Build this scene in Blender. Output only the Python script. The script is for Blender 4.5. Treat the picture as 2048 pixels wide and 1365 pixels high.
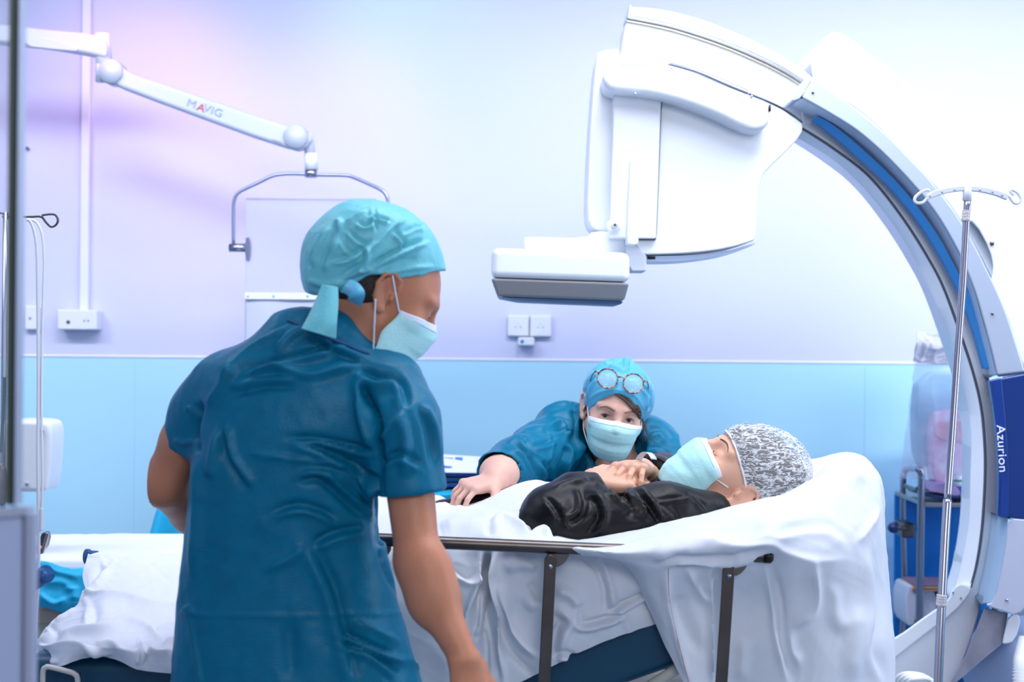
import bpy, bmesh, math, random
import numpy as np
from mathutils import Vector, Matrix
from mathutils.bvhtree import BVHTree
for _o in list(bpy.data.objects): bpy.data.objects.remove(_o, do_unlink=True)
SC = bpy.context.scene
COL = SC.collection
random.seed(7); RNG = np.random.default_rng(7)

# ---------------------------------------------------------------- camera
CAMZ, FPX, ROLL = 1.42, 2844.0, math.radians(0.5)
CR = np.array([math.cos(ROLL), 0, math.sin(ROLL)]); CU = np.array([-math.sin(ROLL), 0, math.cos(ROLL)]); CF = np.array([0., 1., 0.])
CO = np.array([0., 0., CAMZ])
cam_d = bpy.data.cameras.new('camera'); cam = bpy.data.objects.new('camera', cam_d); COL.objects.link(cam)
cam_d.sensor_width = 36.0; cam_d.lens = FPX / 2048 * 36.0; cam_d.clip_start = 0.05; cam_d.clip_end = 60
cam.matrix_world = Matrix(((CR[0], CU[0], -CF[0], CO[0]), (CR[1], CU[1], -CF[1], CO[1]), (CR[2], CU[2], -CF[2], CO[2]), (0, 0, 0, 1)))
cam_d.dof.use_dof = True; cam_d.dof.focus_distance = 3.1; cam_d.dof.aperture_fstop = 3.6
SC.camera = cam

# ---------------------------------------------------------------- exposure, world, large lights
SC.view_settings.view_transform = 'Standard'; SC.view_settings.look = 'None'
SC.view_settings.exposure = 0.0; SC.view_settings.gamma = 1.0; SC.view_settings.use_curve_mapping = False
SC.cycles.use_denoising = True
SC.cycles.max_bounces = 8; SC.cycles.sample_clamp_indirect = 6
world = bpy.data.worlds.new('world'); SC.world = world; world.use_nodes = True
world.node_tree.nodes['Background'].inputs[0].default_value = (0.72, 0.80, 1.0, 1)
world.node_tree.nodes['Background'].inputs[1].default_value = 0.42

def area_light(name, loc, target, size, power, color, shape='RECTANGLE', size_y=None, spread=180):
    d = bpy.data.lights.new(name, 'AREA'); d.shape = shape; d.size = size; d.size_y = size_y or size
    d.energy = power; d.color = color; d.spread = math.radians(spread)
    o = bpy.data.objects.new(name, d); COL.objects.link(o); o.location = loc
    o.rotation_euler = (Vector(target) - Vector(loc)).to_track_quat('-Z', 'Y').to_euler()
    return o
def spot_light(name, loc, target, power, color, angle, blend=1.0, radius=0.1):
    d = bpy.data.lights.new(name, 'SPOT'); d.energy = power; d.color = color; d.spot_size = math.radians(angle); d.spot_blend = blend; d.shadow_soft_size = radius
    o = bpy.data.objects.new(name, d); COL.objects.link(o); o.location = loc
    o.rotation_euler = (Vector(target) - Vector(loc)).to_track_quat('-Z', 'Y').to_euler()
    return o
area_light('ceiling_panel_light_centre', (0.3, 2.75, 2.93), (0.3, 2.9, 0), 1.2, 37, (0.90, 0.92, 1.0), size_y=1.2)
area_light('ceiling_panel_light_right', (2.0, 3.0, 2.93), (1.8, 3.4, 0), 1.2, 30, (0.82, 0.88, 1.0), size_y=1.2)
area_light('ceiling_panel_light_left', (-1.9, 3.2, 2.93), (-1.9, 3.4, 0), 1.2, 20, (0.88, 0.88, 1.0), size_y=1.2)
for _x, _p in ((-2.5, 18), (-1.0, 17), (0.5, 20), (1.9, 24), (3.2, 18)):
    area_light('added_wall_fill_light', (_x, 3.5, 2.9), (_x, 5.3, 0.75), 0.9, _p, (0.88, 0.93, 1.0), size_y=0.25, spread=125)  # added row of unseen fill lights, lifts the back wall's brightness
area_light('added_front_fill_light', (0.6, -0.9, 2.5), (0.5, 3.2, 0.9), 1.8, 30, (0.95, 0.97, 1.0), size_y=1.0)  # added soft fill behind the camera, brightens faces and fronts
area_light('added_right_fill_light', (3.7, 2.3, 1.7), (1.2, 3.9, 0.8), 1.2, 34, (0.90, 0.92, 1.0), size_y=1.4)  # added fill from the right, lifts the dark lower right area
area_light('surgical_lamp_light', (0.9, 3.3, 2.75), (1.0, 4.2, 1.3), 0.6, 7, (1.0, 0.99, 1.0), 'DISK')
spot_light('pink_signal_light', (-1.25, 4.5, 2.8), (-1.45, 5.3, 2.1), 20, (1.0, 0.28, 0.85), 85, 1.0, 0.12)
spot_light('pink_signal_light_centre', (-0.4, 4.4, 2.85), (-0.75, 5.3, 2.0), 15, (1.0, 0.35, 0.9), 60, 1.0, 0.12)
spot_light('blue_signal_light', (-0.55, 4.6, 2.85), (-0.4, 5.3, 2.65), 10, (0.15, 0.45, 1.0), 75, 1.0, 0.12)

# ---------------------------------------------------------------- helpers: projection, materials, meshes
def P(px, py, Y):
    a = (px - 1024) / FPX; b = (682.5 - py) / FPX
    return CO + Y * (CF + a * CR + b * CU)
def PV(px, py, Y): return Vector(P(px, py, Y))
def proj(V):
    q = np.asarray(V, float) - CO
    w = q @ CF
    return np.stack([1024 + FPX * (q @ CR) / w, 682.5 - FPX * (q @ CU) / w], -1)
def lin(c):
    if isinstance(c, str):
        c = [int(c[i:i + 2], 16) / 255 for i in (0, 2, 4)]
        c = [x / 12.92 if x <= 0.04045 else ((x + 0.055) / 1.055) ** 2.4 for x in c]
    return (*c[:3], 1.0)
_M = {}
def mat(name, color, rough=0.5, metal=0.0, bump=None, var=None, sss=0, coat=0, sheen=0, spec=0.5, alpha=1, trans=0, emit=None, ior=1.45):
    """bump=(scale,strength,detail[,stretch xyz]); var=(scale,amount,dark colour): the material's own mottling"""
    if name in _M: return _M[name]
    m = bpy.data.materials.new(name); m.use_nodes = True; nt = m.node_tree; b = nt.nodes['Principled BSDF']
    b.inputs['Base Color'].default_value = lin(color); b.inputs['Roughness'].default_value = rough; b.inputs['Metallic'].default_value = metal
    b.inputs['Specular IOR Level'].default_value = spec; b.inputs['Alpha'].default_value = alpha; b.inputs['IOR'].default_value = ior
    b.inputs['Transmission Weight'].default_value = trans
    if coat: b.inputs['Coat Weight'].default_value = coat; b.inputs['Coat Roughness'].default_value = 0.15
    if sheen: b.inputs['Sheen Weight'].default_value = sheen
    if sss:
        b.inputs['Subsurface Weight'].default_value = sss; b.inputs['Subsurface Radius'].default_value = (1.0, 0.35, 0.2); b.inputs['Subsurface Scale'].default_value = 0.012
    if emit: b.inputs['Emission Color'].default_value = lin(emit[0]); b.inputs['Emission Strength'].default_value = emit[1]
    tc = nt.nodes.new('ShaderNodeTexCoord')
    if bump:
        mp = nt.nodes.new('ShaderNodeMapping'); nt.links.new(tc.outputs['Object'], mp.inputs[0])
        if len(bump) > 3: mp.inputs['Scale'].default_value = bump[3]
        nz = nt.nodes.new('ShaderNodeTexNoise'); nz.inputs['Scale'].default_value = bump[0]; nz.inputs['Detail'].default_value = bump[2]
        bp = nt.nodes.new('ShaderNodeBump'); bp.inputs['Strength'].default_value = bump[1]; bp.inputs['Distance'].default_value = 0.004
        nt.links.new(mp.outputs[0], nz.inputs['Vector']); nt.links.new(nz.outputs[0], bp.inputs['Height']); nt.links.new(bp.outputs[0], b.inputs['Normal'])
    if var:
        nz = nt.nodes.new('ShaderNodeTexNoise'); nz.inputs['Scale'].default_value = var[0]; nz.inputs['Detail'].default_value = 6
        rp = nt.nodes.new('ShaderNodeValToRGB'); rp.color_ramp.elements[0].position = 0.5 - var[1]; rp.color_ramp.elements[1].position = 0.5 + var[1]
        rp.color_ramp.elements[0].color = lin(var[2]); rp.color_ramp.elements[1].color = lin(color)
        nt.links.new(tc.outputs['Object'], nz.inputs['Vector']); nt.links.new(nz.outputs[0], rp.inputs[0]); nt.links.new(rp.outputs[0], b.inputs['Base Color'])
    _M[name] = m
    return m

def wmat(o):
    return (wmat(o.parent) @ o.matrix_parent_inverse @ o.matrix_basis) if o.parent else o.matrix_basis.copy()
def setp(o, parent):
    if parent is not None:
        o.parent = parent; o.matrix_parent_inverse = wmat(parent).inverted()
def tag(o, label=None, cat=None, group=None, kind=None):
    if label: o['label'] = label
    if cat: o['category'] = cat
    if group: o['group'] = group
    if kind: o['kind'] = kind
    return o
def thing(name, loc, label, cat, group=None):
    o = bpy.data.objects.new(name, None); o.empty_display_size = 0.05; o.location = loc; COL.objects.link(o)
    return tag(o, label, cat, group)
def mk(name, V, F, m, parent=None, smooth=True, bevel=0, solid=0, sub=0, seg=3, angle=35):
    V = np.asarray(V, float); c = (V.min(0) + V.max(0)) / 2
    me = bpy.data.meshes.new(name); me.from_pydata((V - c).tolist(), [], F if isinstance(F, list) else F.tolist())
    ms = m if isinstance(m, (list, tuple)) else [m]
    for x in ms: me.materials.append(x)
    bm = bmesh.new(); bm.from_mesh(me); bmesh.ops.recalc_face_normals(bm, faces=bm.faces); bm.to_mesh(me); bm.free()
    me.polygons.foreach_set('use_smooth', [smooth] * len(me.polygons))
    o = bpy.data.objects.new(name, me); o.location = c; COL.objects.link(o); setp(o, parent)
    if solid:
        s = o.modifiers.new('solid', 'SOLIDIFY'); s.thickness = solid; s.offset = 0
    if bevel:
        b = o.modifiers.new('bevel', 'BEVEL'); b.width = bevel; b.segments = seg; b.limit_method = 'ANGLE'; b.angle_limit = math.radians(angle); b.harden_normals = True
    if sub:
        s = o.modifiers.new('sub', 'SUBSURF'); s.levels = sub; s.render_levels = sub
    return o
class MB:
    """collects shapes into ONE mesh"""
    def __init__(s): s.V = []; s.F = []; s.mi = []
    def add(s, V, F, mi=0):
        n = sum(len(v) for v in s.V); s.V.append(np.asarray(V, float)); s.F += [[i + n for i in f] for f in F]; s.mi += [mi] * len(F); return s
    def build(s, name, m, parent=None, **k):
        V = np.concatenate(s.V); o = mk(name, V, s.F, m, parent, **k)
        if isinstance(m, (list, tuple)): o.data.polygons.foreach_set('material_index', s.mi)
        return o
def g_box(c, size, R=None):
    h = np.array(size) / 2; V = np.array([[x, y, z] for x in (-1, 1) for y in (-1, 1) for z in (-1, 1)]) * h
    if R is not None: V = V @ np.array(R).T
    return V + np.array(c), [[0, 1, 3, 2], [4, 6, 7, 5], [0, 4, 5, 1], [2, 3, 7, 6], [0, 2, 6, 4], [1, 5, 7, 3]]
def crom(pts, n=6, closed=False):
    p = np.asarray(pts, float); out = []
    N = len(p); rng = range(N if closed else N - 1)
    for i in rng:
        g = (lambda j: p[j % N]) if closed else (lambda j: p[min(max(j, 0), N - 1)])
        a, b, c, d = g(i - 1), g(i), g(i + 1), g(i + 2)
        for t in np.linspace(0, 1, n, endpoint=False):
            out.append(0.5 * ((2 * b) + (-a + c) * t + (2 * a - 5 * b + 4 * c - d) * t * t + (-a + 3 * b - 3 * c + d) * t ** 3))
    if not closed: out.append(p[-1])
    return np.array(out)
def resample(pts, n):
    p = np.asarray(pts, float); s = np.r_[0, np.cumsum(np.linalg.norm(np.diff(p[:, :2], axis=0), axis=1))]
    t = np.linspace(0, s[-1], n); return np.stack([np.interp(t, s, p[:, k]) for k in range(p.shape[1])], 1)
def g_tube(pts, r, n=12, flat=1.0, caps=True):
    p = np.asarray(pts, float); N = len(p); rr = np.broadcast_to(np.asarray(r, float), (N,)) if np.ndim(r) else np.full(N, r)
    T = np.gradient(p, axis=0); T /= np.linalg.norm(T, axis=1)[:, None] + 1e-12
    up = np.array([0, 0, 1.]) if abs(T[0, 2]) < 0.9 else np.array([0, 1., 0])
    V = []; A = np.cross(T[0], up); A /= np.linalg.norm(A)
    for i in range(N):
        A = A - T[i] * (A @ T[i]); A /= np.linalg.norm(A) + 1e-12; B = np.cross(T[i], A)
        for k in range(n):
            a = 2 * math.pi * k / n; V.append(p[i] + rr[i] * (math.cos(a) * A + math.sin(a) * B * flat))
    F = [[i * n + k, i * n + (k + 1) % n, (i + 1) * n + (k + 1) % n, (i + 1) * n + k] for i in range(N - 1) for k in range(n)]
    if caps: F += [list(range(n))[::-1], [(N - 1) * n + k for k in range(n)]]
    return np.array(V), F
def tube(name, pts, r, m, parent=None, n=12, smooth_n=0, **k):
    p = crom(pts, smooth_n) if smooth_n else np.asarray(pts, float)
    V, F = g_tube(p, r, n); return mk(name, V, F, m, parent, bevel=0, **k)
def g_cyl(a, b, r, n=24, r2=None):
    return g_tube(np.array([a, b], float), np.array([r, r if r2 is None else r2]), n)
def chaikin(p, k=2):
    p = np.asarray(p, float)
    for _ in range(k):
        q = np.roll(p, -1, 0); p = np.stack([0.75 * p + 0.25 * q, 0.25 * p + 0.75 * q], 1).reshape(-1, p.shape[1])
    return p
def prism(name, outline, Y0, th, m, parent=None, rnd=1, bevel=0.004, shrink=0, seg=3, draft=False):
    """outline in photo pixels seen at distance Y0, extruded away by th metres"""
    o = chaikin(outline, rnd) if rnd else np.asarray(outline, float)
    A = np.array([P(x, y, Y0) for x, y in o]); c = A.mean(0); B = np.array([P(x, y, Y0 + th) for x, y in o]) if draft else c + (A - c) * (1 - shrink) + np.array([0, th, 0]); n = len(o)
    F = [list(range(n)), [n + i for i in range(n)][::-1]] + [[i, n + i, n + (i + 1) % n, (i + 1) % n] for i in range(n)]
    return mk(name, np.r_[A, B], F, m, parent, bevel=bevel, seg=seg, angle=40)
def band(name, outer, inner, Yo, Yi, th, m, parent=None, n=60, bevel=0.006, seg=3, draft=False):
    """curved bar between two edge curves (photo pixels), edges at distance Yo / Yi, th metres deep"""
    a = resample(crom(outer, 8), n); b = resample(crom(inner, 8), n)
    Yo = np.broadcast_to(Yo, (n,)) if not np.ndim(Yo) else np.interp(np.linspace(0, 1, n), np.linspace(0, 1, len(Yo)), Yo)
    Yi = np.broadcast_to(Yi, (n,)) if not np.ndim(Yi) else np.interp(np.linspace(0, 1, n), np.linspace(0, 1, len(Yi)), Yi)
    V = []
    for i in range(n):
        o, q = P(*a[i], Yo[i]), P(*b[i], Yi[i]); V += [o, q, (P(*b[i], Yi[i] + th) if draft else q + [0, th, 0]), o + [0, th, 0]]
    F = [[4 * i + k, 4 * i + (k + 1) % 4, 4 * i + 4 + (k + 1) % 4, 4 * i + 4 + k] for i in range(n - 1) for k in range(4)]
    F += [[0, 1, 2, 3], [4 * n - 1, 4 * n - 2, 4 * n - 3, 4 * n - 4]]
    return mk(name, V, F, m, parent, bevel=bevel, seg=seg, angle=40)

# ---------------------------------------------------------------- helpers: implicit bodies
def axis(lo, hi, step, fine=None):
    """grid axis; fine = list of (lo, hi, step) intervals sampled more densely"""
    out = [lo]
    while out[-1] < hi:
        s = step
        for f in (fine or []):
            if f[0] - step <= out[-1] <= f[1]: s = min(s, f[2])
        out.append(out[-1] + s)
    return np.array(out, np.float32)
class Field:
    def __init__(s, xs, ys, zs):
        s.ax = (xs, ys, zs); s.D = np.full((len(xs), len(ys), len(zs)), 0.5, np.float32)
    def _do(s, f, lo, hi, k, mode):
        sl = tuple(slice(max(int(np.searchsorted(a, l - k - 0.012)) - 1, 0), int(np.searchsorted(a, h + k + 0.012)) + 1) for a, l, h in zip(s.ax, lo, hi))
        X = s.ax[0][sl[0]][:, None, None]; Y = s.ax[1][sl[1]][None, :, None]; Z = s.ax[2][sl[2]][None, None, :]
        if min(X.size, Y.size, Z.size) == 0: return
        d = f(X, Y, Z).astype(np.float32); D = s.D[sl]
        if mode == 'add': h = np.maximum(k - np.abs(D - d), 0) / k; s.D[sl] = np.minimum(D, d) - h * h * k * 0.25
        else: d = -d; h = np.maximum(k - np.abs(D - d), 0) / k; s.D[sl] = np.maximum(D, d) + h * h * k * 0.25
    def cap(s, a, b, ra, rb=None, k=0.01, mode='add'):
        a = np.asarray(a, float); b = np.asarray(b, float); rb = ra if rb is None else rb; ab = b - a; L = ab @ ab + 1e-9; R = max(ra, rb)
        def f(X, Y, Z):
            t = np.clip(((X - a[0]) * ab[0] + (Y - a[1]) * ab[1] + (Z - a[2]) * ab[2]) / L, 0, 1)
            return np.sqrt((X - a[0] - t * ab[0]) ** 2 + (Y - a[1] - t * ab[1]) ** 2 + (Z - a[2] - t * ab[2]) ** 2) - (ra + (rb - ra) * t)
        s._do(f, np.minimum(a, b) - R, np.maximum(a, b) + R, k, mode); return s
    def chain(s, pts, rad, k=0.01, mode='add'):
        for i in range(len(pts) - 1): s.cap(pts[i], pts[i + 1], rad[i], rad[i + 1], k, mode)
        return s
    def ell(s, c, r, R=None, k=0.01, mode='add'):
        c = np.asarray(c, float); r = np.asarray(r, float); M = np.eye(3) if R is None else np.asarray(R)  # rows = axes
        e = np.sqrt(((M * r[:, None]) ** 2).sum(0))
        def f(X, Y, Z):
            x, y, z = X - c[0], Y - c[1], Z - c[2]
            q = [M[i, 0] * x + M[i, 1] * y + M[i, 2] * z for i in range(3)]
            k0 = np.sqrt((q[0] / r[0]) ** 2 + (q[1] / r[1]) ** 2 + (q[2] / r[2]) ** 2) + 1e-6
            k1 = np.sqrt((q[0] / r[0] ** 2) ** 2 + (q[1] / r[1] ** 2) ** 2 + (q[2] / r[2] ** 2) ** 2) + 1e-6
            return k0 * (k0 - 1) / k1
        s._do(f, c - e, c + e, k, mode); return s
    def loft(s, z, cx, cy, a, b, k=0.02, p=2.0, mode='add'):
        """upright body: elliptic sections (half-widths a, b) by height"""
        o = np.argsort(z); z, cx, cy, a, b = [np.asarray(v, float)[o] for v in (z, cx, cy, a, b)]
        def f(X, Y, Z):
            zc = np.clip(Z, z[0], z[-1]); I = lambda v: np.interp(zc.ravel(), z, v).reshape(zc.shape)
            A, B = I(a), I(b); rr = (np.abs((X - I(cx)) / A) ** p + np.abs((Y - I(cy)) / B) ** p) ** (1 / p)
            d = (rr - 1) * np.minimum(A, B)
            over = np.maximum(np.maximum(Z - z[-1], z[0] - Z), 0)
            return np.where(over > 0, np.maximum(d, 0) + over, np.maximum(d, np.maximum(Z - z[-1], z[0] - Z)))
        m = a.max() + 0.01; n = b.max() + 0.01
        s._do(f, [cx.min() - m, cy.min() - n, z[0]], [cx.max() + m, cy.max() + n, z[-1]], k, mode); return s
    def cut(s, c, nrm, lo=None, hi=None, k=0.006):
        """remove the half-space beyond plane (inside an optional box)"""
        c = np.asarray(c, float); nrm = np.asarray(nrm, float) / np.linalg.norm(nrm)
        lo = [a[0] for a in s.ax] if lo is None else lo; hi = [a[-1] for a in s.ax] if hi is None else hi
        def f(X, Y, Z):
            d = -((X - c[0]) * nrm[0] + (Y - c[1]) * nrm[1] + (Z - c[2]) * nrm[2])
            lim = np.maximum.reduce(np.broadcast_arrays(lo[0] - X, X - hi[0], lo[1] - Y, Y - hi[1], lo[2] - Z, Z - hi[2]))
            return np.maximum(d, lim)
        s._do(f, lo, hi, k, 'sub'); return s
    def func(s, fn, mode='cut'):
        X, Y, Z = s.ax[0][:, None, None], s.ax[1][None, :, None], s.ax[2][None, None, :]
        v = fn(X, Y, Z).astype(np.float32)
        s.D = np.maximum(s.D, v) if mode == 'cut' else s.D + v
        return s
    def mesh(s, smooth=2):
        D = s.D; D[0] = D[-1] = 0.5; D[:, 0] = D[:, -1] = 0.5; D[:, :, 0] = D[:, :, -1] = 0.5
        I = D < 0; nx, ny, nz = D.shape
        cnt = np.zeros((nx - 1, ny - 1, nz - 1), np.int8)
        for a in (0, 1):
            for b in (0, 1):
                for c in (0, 1): cnt += I[a:nx - 1 + a, b:ny - 1 + b, c:nz - 1 + c]
        act = np.argwhere((cnt > 0) & (cnt < 8)); idx = np.full(cnt.shape, -1, np.int32); idx[tuple(act.T)] = np.arange(len(act))
        S = np.zeros((len(act), 3)); n = np.zeros(len(act)); xs = s.ax
        cor = [(0, 0, 0), (1, 0, 0), (0, 1, 0), (1, 1, 0), (0, 0, 1), (1, 0, 1), (0, 1, 1), (1, 1, 1)]
        for i, A in enumerate(cor):
            for B in cor[i + 1:]:
                if sum(abs(p - q) for p, q in zip(A, B)) != 1: continue
                ia = act + A; ib = act + B; da = D[tuple(ia.T)]; db = D[tuple(ib.T)]
                w = (da < 0) != (db < 0); t = np.where(w, da / np.where(w, da - db, 1), 0)
                pa = np.stack([xs[q][ia[:, q]] for q in range(3)], 1); pb = np.stack([xs[q][ib[:, q]] for q in range(3)], 1)
                S += np.where(w[:, None], pa + (pb - pa) * t[:, None], 0); n += w
        V = S / n[:, None]; F = []
        for ax in range(3):
            a = [slice(None)] * 3; b = [slice(None)] * 3; a[ax] = slice(0, -1); b[ax] = slice(1, None)
            e = np.argwhere(I[tuple(a)] != I[tuple(b)]); u, v = [q for q in range(3) if q != ax]
            e = e[(e[:, u] > 0) & (e[:, v] > 0) & (e[:, u] < D.shape[u] - 1) & (e[:, v] < D.shape[v] - 1)]
            q = []
            for du, dv in ((0, 0), (1, 0), (1, 1), (0, 1)):
                g = e.copy(); g[:, u] -= du; g[:, v] -= dv; q.append(idx[tuple(g.T)])
            q = np.stack(q, 1); ins = I[tuple(e.T)]; flip = ins if ax != 1 else ~ins
            q[~flip] = q[~flip][:, ::-1]; F.append(q)
        F = np.concatenate(F); F = F[(F >= 0).all(1)]
        for _ in range(smooth): V = relax(V, F, 0.5)
        return V, F
def relax(V, F, w=0.5):
    A = np.zeros_like(V); n = np.zeros(len(V))
    k = F.shape[1]
    for i in range(k):
        a, b = F[:, i], F[:, (i + 1) % k]
        for q in range(3): A[:, q] += np.bincount(a, V[b, q], len(V)) + np.bincount(b, V[a, q], len(V))
        n += np.bincount(a, minlength=len(V)) + np.bincount(b, minlength=len(V))
    return V + w * (A / np.maximum(n, 1)[:, None] - V)
def normals(V, F):
    F = np.asarray(F); n = np.cross(V[F[:, 2]] - V[F[:, 0]], V[F[:, 3]] - V[F[:, 1]]); N = np.zeros_like(V)
    for i in range(4):
        for q in range(3): N[:, q] += np.bincount(F[:, i], n[:, q], len(V))
    return N / (np.linalg.norm(N, axis=1)[:, None] + 1e-12)
def creases(V, F, strokes, orient=True):
    """press folds into cloth. stroke = (points px, width px, height m, kind) kind: r ridge, c crease (step), w wave"""
    if not strokes: return V
    N = normals(V, F); view = V - CO; view /= np.linalg.norm(view, axis=1)[:, None]
    f = -(N * view).sum(1)
    if orient and np.mean(f) < 0 and False: N, f = -N, -f
    wgt = np.clip(f * 3, 0, 1); UV = proj(V); out = np.zeros(len(V))
    for pts, w, h, kind in strokes:
        p = crom(pts, 5) if len(pts) > 2 else np.asarray(pts, float)
        lo, hi = p.min(0) - 3 * w, p.max(0) + 3 * w
        m = np.where((UV[:, 0] > lo[0]) & (UV[:, 0] < hi[0]) & (UV[:, 1] > lo[1]) & (UV[:, 1] < hi[1]) & (wgt > 0))[0]
        if not len(m): continue
        q = UV[m]; best = np.full(len(m), 1e9); sg = np.zeros(len(m)); tt = np.zeros(len(m)); n = len(p) - 1
        for i in range(n):
            ab = p[i + 1] - p[i]; L = ab @ ab + 1e-9; t = np.clip(((q - p[i]) @ ab) / L, 0, 1); r = q - p[i] - t[:, None] * ab
            d = np.linalg.norm(r, axis=1); c = d < best; best[c] = d[c]; tt[c] = (i + t[c]) / n
            sg[c] = np.sign(ab[0] * r[c, 1] - ab[1] * r[c, 0])
        env = np.clip(np.sin(np.pi * np.clip(tt, 0.02, 0.98)) * 1.6, 0, 1) if kind[-1] != '!' else 1.0
        s = best / w
        if kind[0] == 'r': g = np.exp(-s * s)
        elif kind[0] == 's': g = np.exp(-np.abs(s) * 1.6)
        elif kind[0] == 'c': g = sg * s * np.exp(-s * s) * 2.0
        else: g = np.where(sg > 0, np.exp(-s * 1.2) * 1.0, np.exp(-(s * 2.2) ** 2))
        out[m] += h * g * env * wgt[m]
    return V + N * out[:, None]
def wrinkle(V, F, scale, amp, seed=0, stretch=(1, 1, 1), ridged=True):
    r = np.random.default_rng(seed); N = normals(V, F); Q = V * np.array(stretch) * scale; tot = np.zeros(len(V))
    warp = np.stack([np.sin(Q @ r.normal(size=3) * 0.7 + r.uniform(0, 6)) for _ in range(3)], 1) * 0.9
    Q = Q + warp
    for o in range(6):
        d = r.normal(size=3); d /= np.linalg.norm(d); ph = r.uniform(0, 6.28); fr = 1 + 0.7 * o * r.uniform(0.6, 1.2)
        s = np.sin(Q @ d * fr + ph + 1.3 * np.sin(Q @ r.normal(size=3) * 0.8))
        tot += ((1 - np.abs(s)) ** 2 - 0.4 if ridged else s) / (1 + 0.45 * o)
    return V + N * (tot * amp / 2.2)[:, None]
def grid_sheet(ctrl, n=10, seam_n=None):
    """ctrl[r][c] = (px, py, distance): cloth surface through these points"""
    c = np.asarray(ctrl, float); a = np.stack([crom(c[:, j], n) for j in range(c.shape[1])], 1)
    b = np.stack([crom(a[i], n) for i in range(a.shape[0])], 0); R, C = b.shape[:2]
    V = np.array([P(*p) for p in b.reshape(-1, 3)])
    F = np.array([[i * C + j, i * C + j + 1, (i + 1) * C + j + 1, (i + 1) * C + j] for i in range(R - 1) for j in range(C - 1)])
    return V, F
def face_cam(V, F):
    N = normals(V, F); v = V - CO
    return F[:, ::-1].copy() if np.mean((N * v).sum(1)) > 0 else F
def bvh(V, F): return BVHTree.FromPolygons([tuple(v) for v in V], [tuple(int(i) for i in f) for f in F])
def hit(b, px, py, off=0.0):
    d = Vector(P(px, py, 1.0) - CO).normalized(); h = b.ray_cast(Vector(CO), d)
    return None if h[0] is None else np.array(h[0] - d * off)
def frame_of(f, u):
    """rows: right, forward, up"""
    f = np.asarray(f, float); f /= np.linalg.norm(f); u = np.asarray(u, float); u = u - f * (u @ f); u /= np.linalg.norm(u)
    return np.array([np.cross(f, u), f, u])

# ---------------------------------------------------------------- materials
M_white = mat('glossy_white_casing', 'E0E6EF', 0.28, coat=0.3)
M_white2 = mat('matte_white_plastic', 'E2E6EE', 0.42)
M_arm = mat('pale_arm_casing', 'C2CADC', 0.4)
M_offw = mat('off_white_plastic', 'C6CEDC', 0.4)
M_silver = mat('silver_grey_paint', 'AEBBD0', 0.32, metal=0.25)
M_grey = mat('warm_grey_plastic', '85868C', 0.45)
M_dgrey = mat('dark_grey_plastic', '4A5060', 0.5)
M_black = mat('black_rubber', '0B0B0E', 0.45)
M_blueS = mat('blue_stripe_paint', '2F7FC4', 0.35)
M_navy = mat('navy_blue_panel', '05388C', 0.16, coat=0.5)
M_navy2 = mat('deep_blue_panel', '062F74', 0.16, coat=0.5)
M_steel = mat('brushed_steel', 'A9A6A8', 0.28, metal=1.0, bump=(30, 0.15, 3, (1, 1, 12)))
M_steelD = mat('worn_dark_steel', '76706E', 0.3, metal=1.0, var=(9, 0.25, '5A504C'))
M_chrome = mat('chrome', 'A4A4B2', 0.24, metal=1.0)
M_cream = mat('cream_powder_coat', 'C9C4B8', 0.4)
M_sheet = mat('white_cotton_sheet', 'E6E9F3', 0.75, bump=(900, 0.12, 2), sheen=0.15)
M_sheetD = mat('white_cotton_drape', 'E2E6EE', 0.75, bump=(900, 0.12, 2), sheen=0.15)
M_cyan = mat('cyan_nonwoven_drape', '1DAFDC', 0.6, bump=(300, 0.15, 3))
M_matt = mat('dark_teal_mattress_vinyl', '0B4763', 0.35, bump=(500, 0.08, 2))
M_scrub = mat('teal_nonwoven_scrubs', '007194', 0.38, bump=(260, 0.2, 4), spec=0.25, var=(30, 0.35, '006484'))
M_scrub2 = mat('teal_scrub_trim', '024F7E', 0.5, bump=(260, 0.2, 4))
M_cap = mat('light_teal_cap_cloth', '78CEDA', 0.42, bump=(240, 0.25, 4), sheen=0.1, var=(26, 0.35, '66C2D0'))
M_cap2 = mat('blue_cap_cloth', '48A6CC', 0.45, bump=(240, 0.25, 4), sheen=0.2)
M_mask = mat('aqua_mask_cloth', 'C4F8F8', 0.6, bump=(300, 0.2, 3), sss=0.1)
M_maskw = mat('white_mask_edge', 'E4EDFA', 0.6)
M_skin1 = mat('warm_skin', 'CE8C6A', 0.45, sss=0.15, bump=(180, 0.12, 4), var=(14, 0.35, 'C07C5E'))
M_skin2 = mat('fair_skin', 'E3B9A6', 0.45, sss=0.15, bump=(180, 0.1, 4), var=(16, 0.35, 'DCA997'))
M_skin3 = mat('olive_skin', 'E6B498', 0.42, sss=0.15, bump=(180, 0.12, 4), var=(14, 0.35, 'DCA488'))
M_gown = mat('black_satin_gown', '040405', 0.38, bump=(700, 0.1, 2), spec=0.38)
M_hair1 = mat('dark_brown_hair', '2A1B16', 0.45, bump=(60, 0.5, 3, (1, 1, 10)))
M_hair2 = mat('ash_brown_hair', '5E4A3C', 0.45, var=(120, 0.4, '3A2C24'))
M_hairP = mat('grey_brown_hair', '463B33', 0.6, bump=(90, 0.6, 3, (1, 6, 1)))
M_eyew = mat('eye_white', 'E6E4E6', 0.15, coat=0.6)
M_iris = mat('green_brown_iris', '4A4A3C', 0.12, coat=1.0)
M_pup = mat('pupil', '050505', 0.08, coat=1.0)
M_red = mat('logo_red', 'C83C50', 0.5)
M_ink = mat('logo_grey', '97A2BC', 0.5)
M_txt = mat('white_lettering', 'E8EEFF', 0.4)
def glassmat(name, color, alpha, rough=0.05):
    return mat(name, color, rough, alpha=alpha, spec=0.6)
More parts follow.
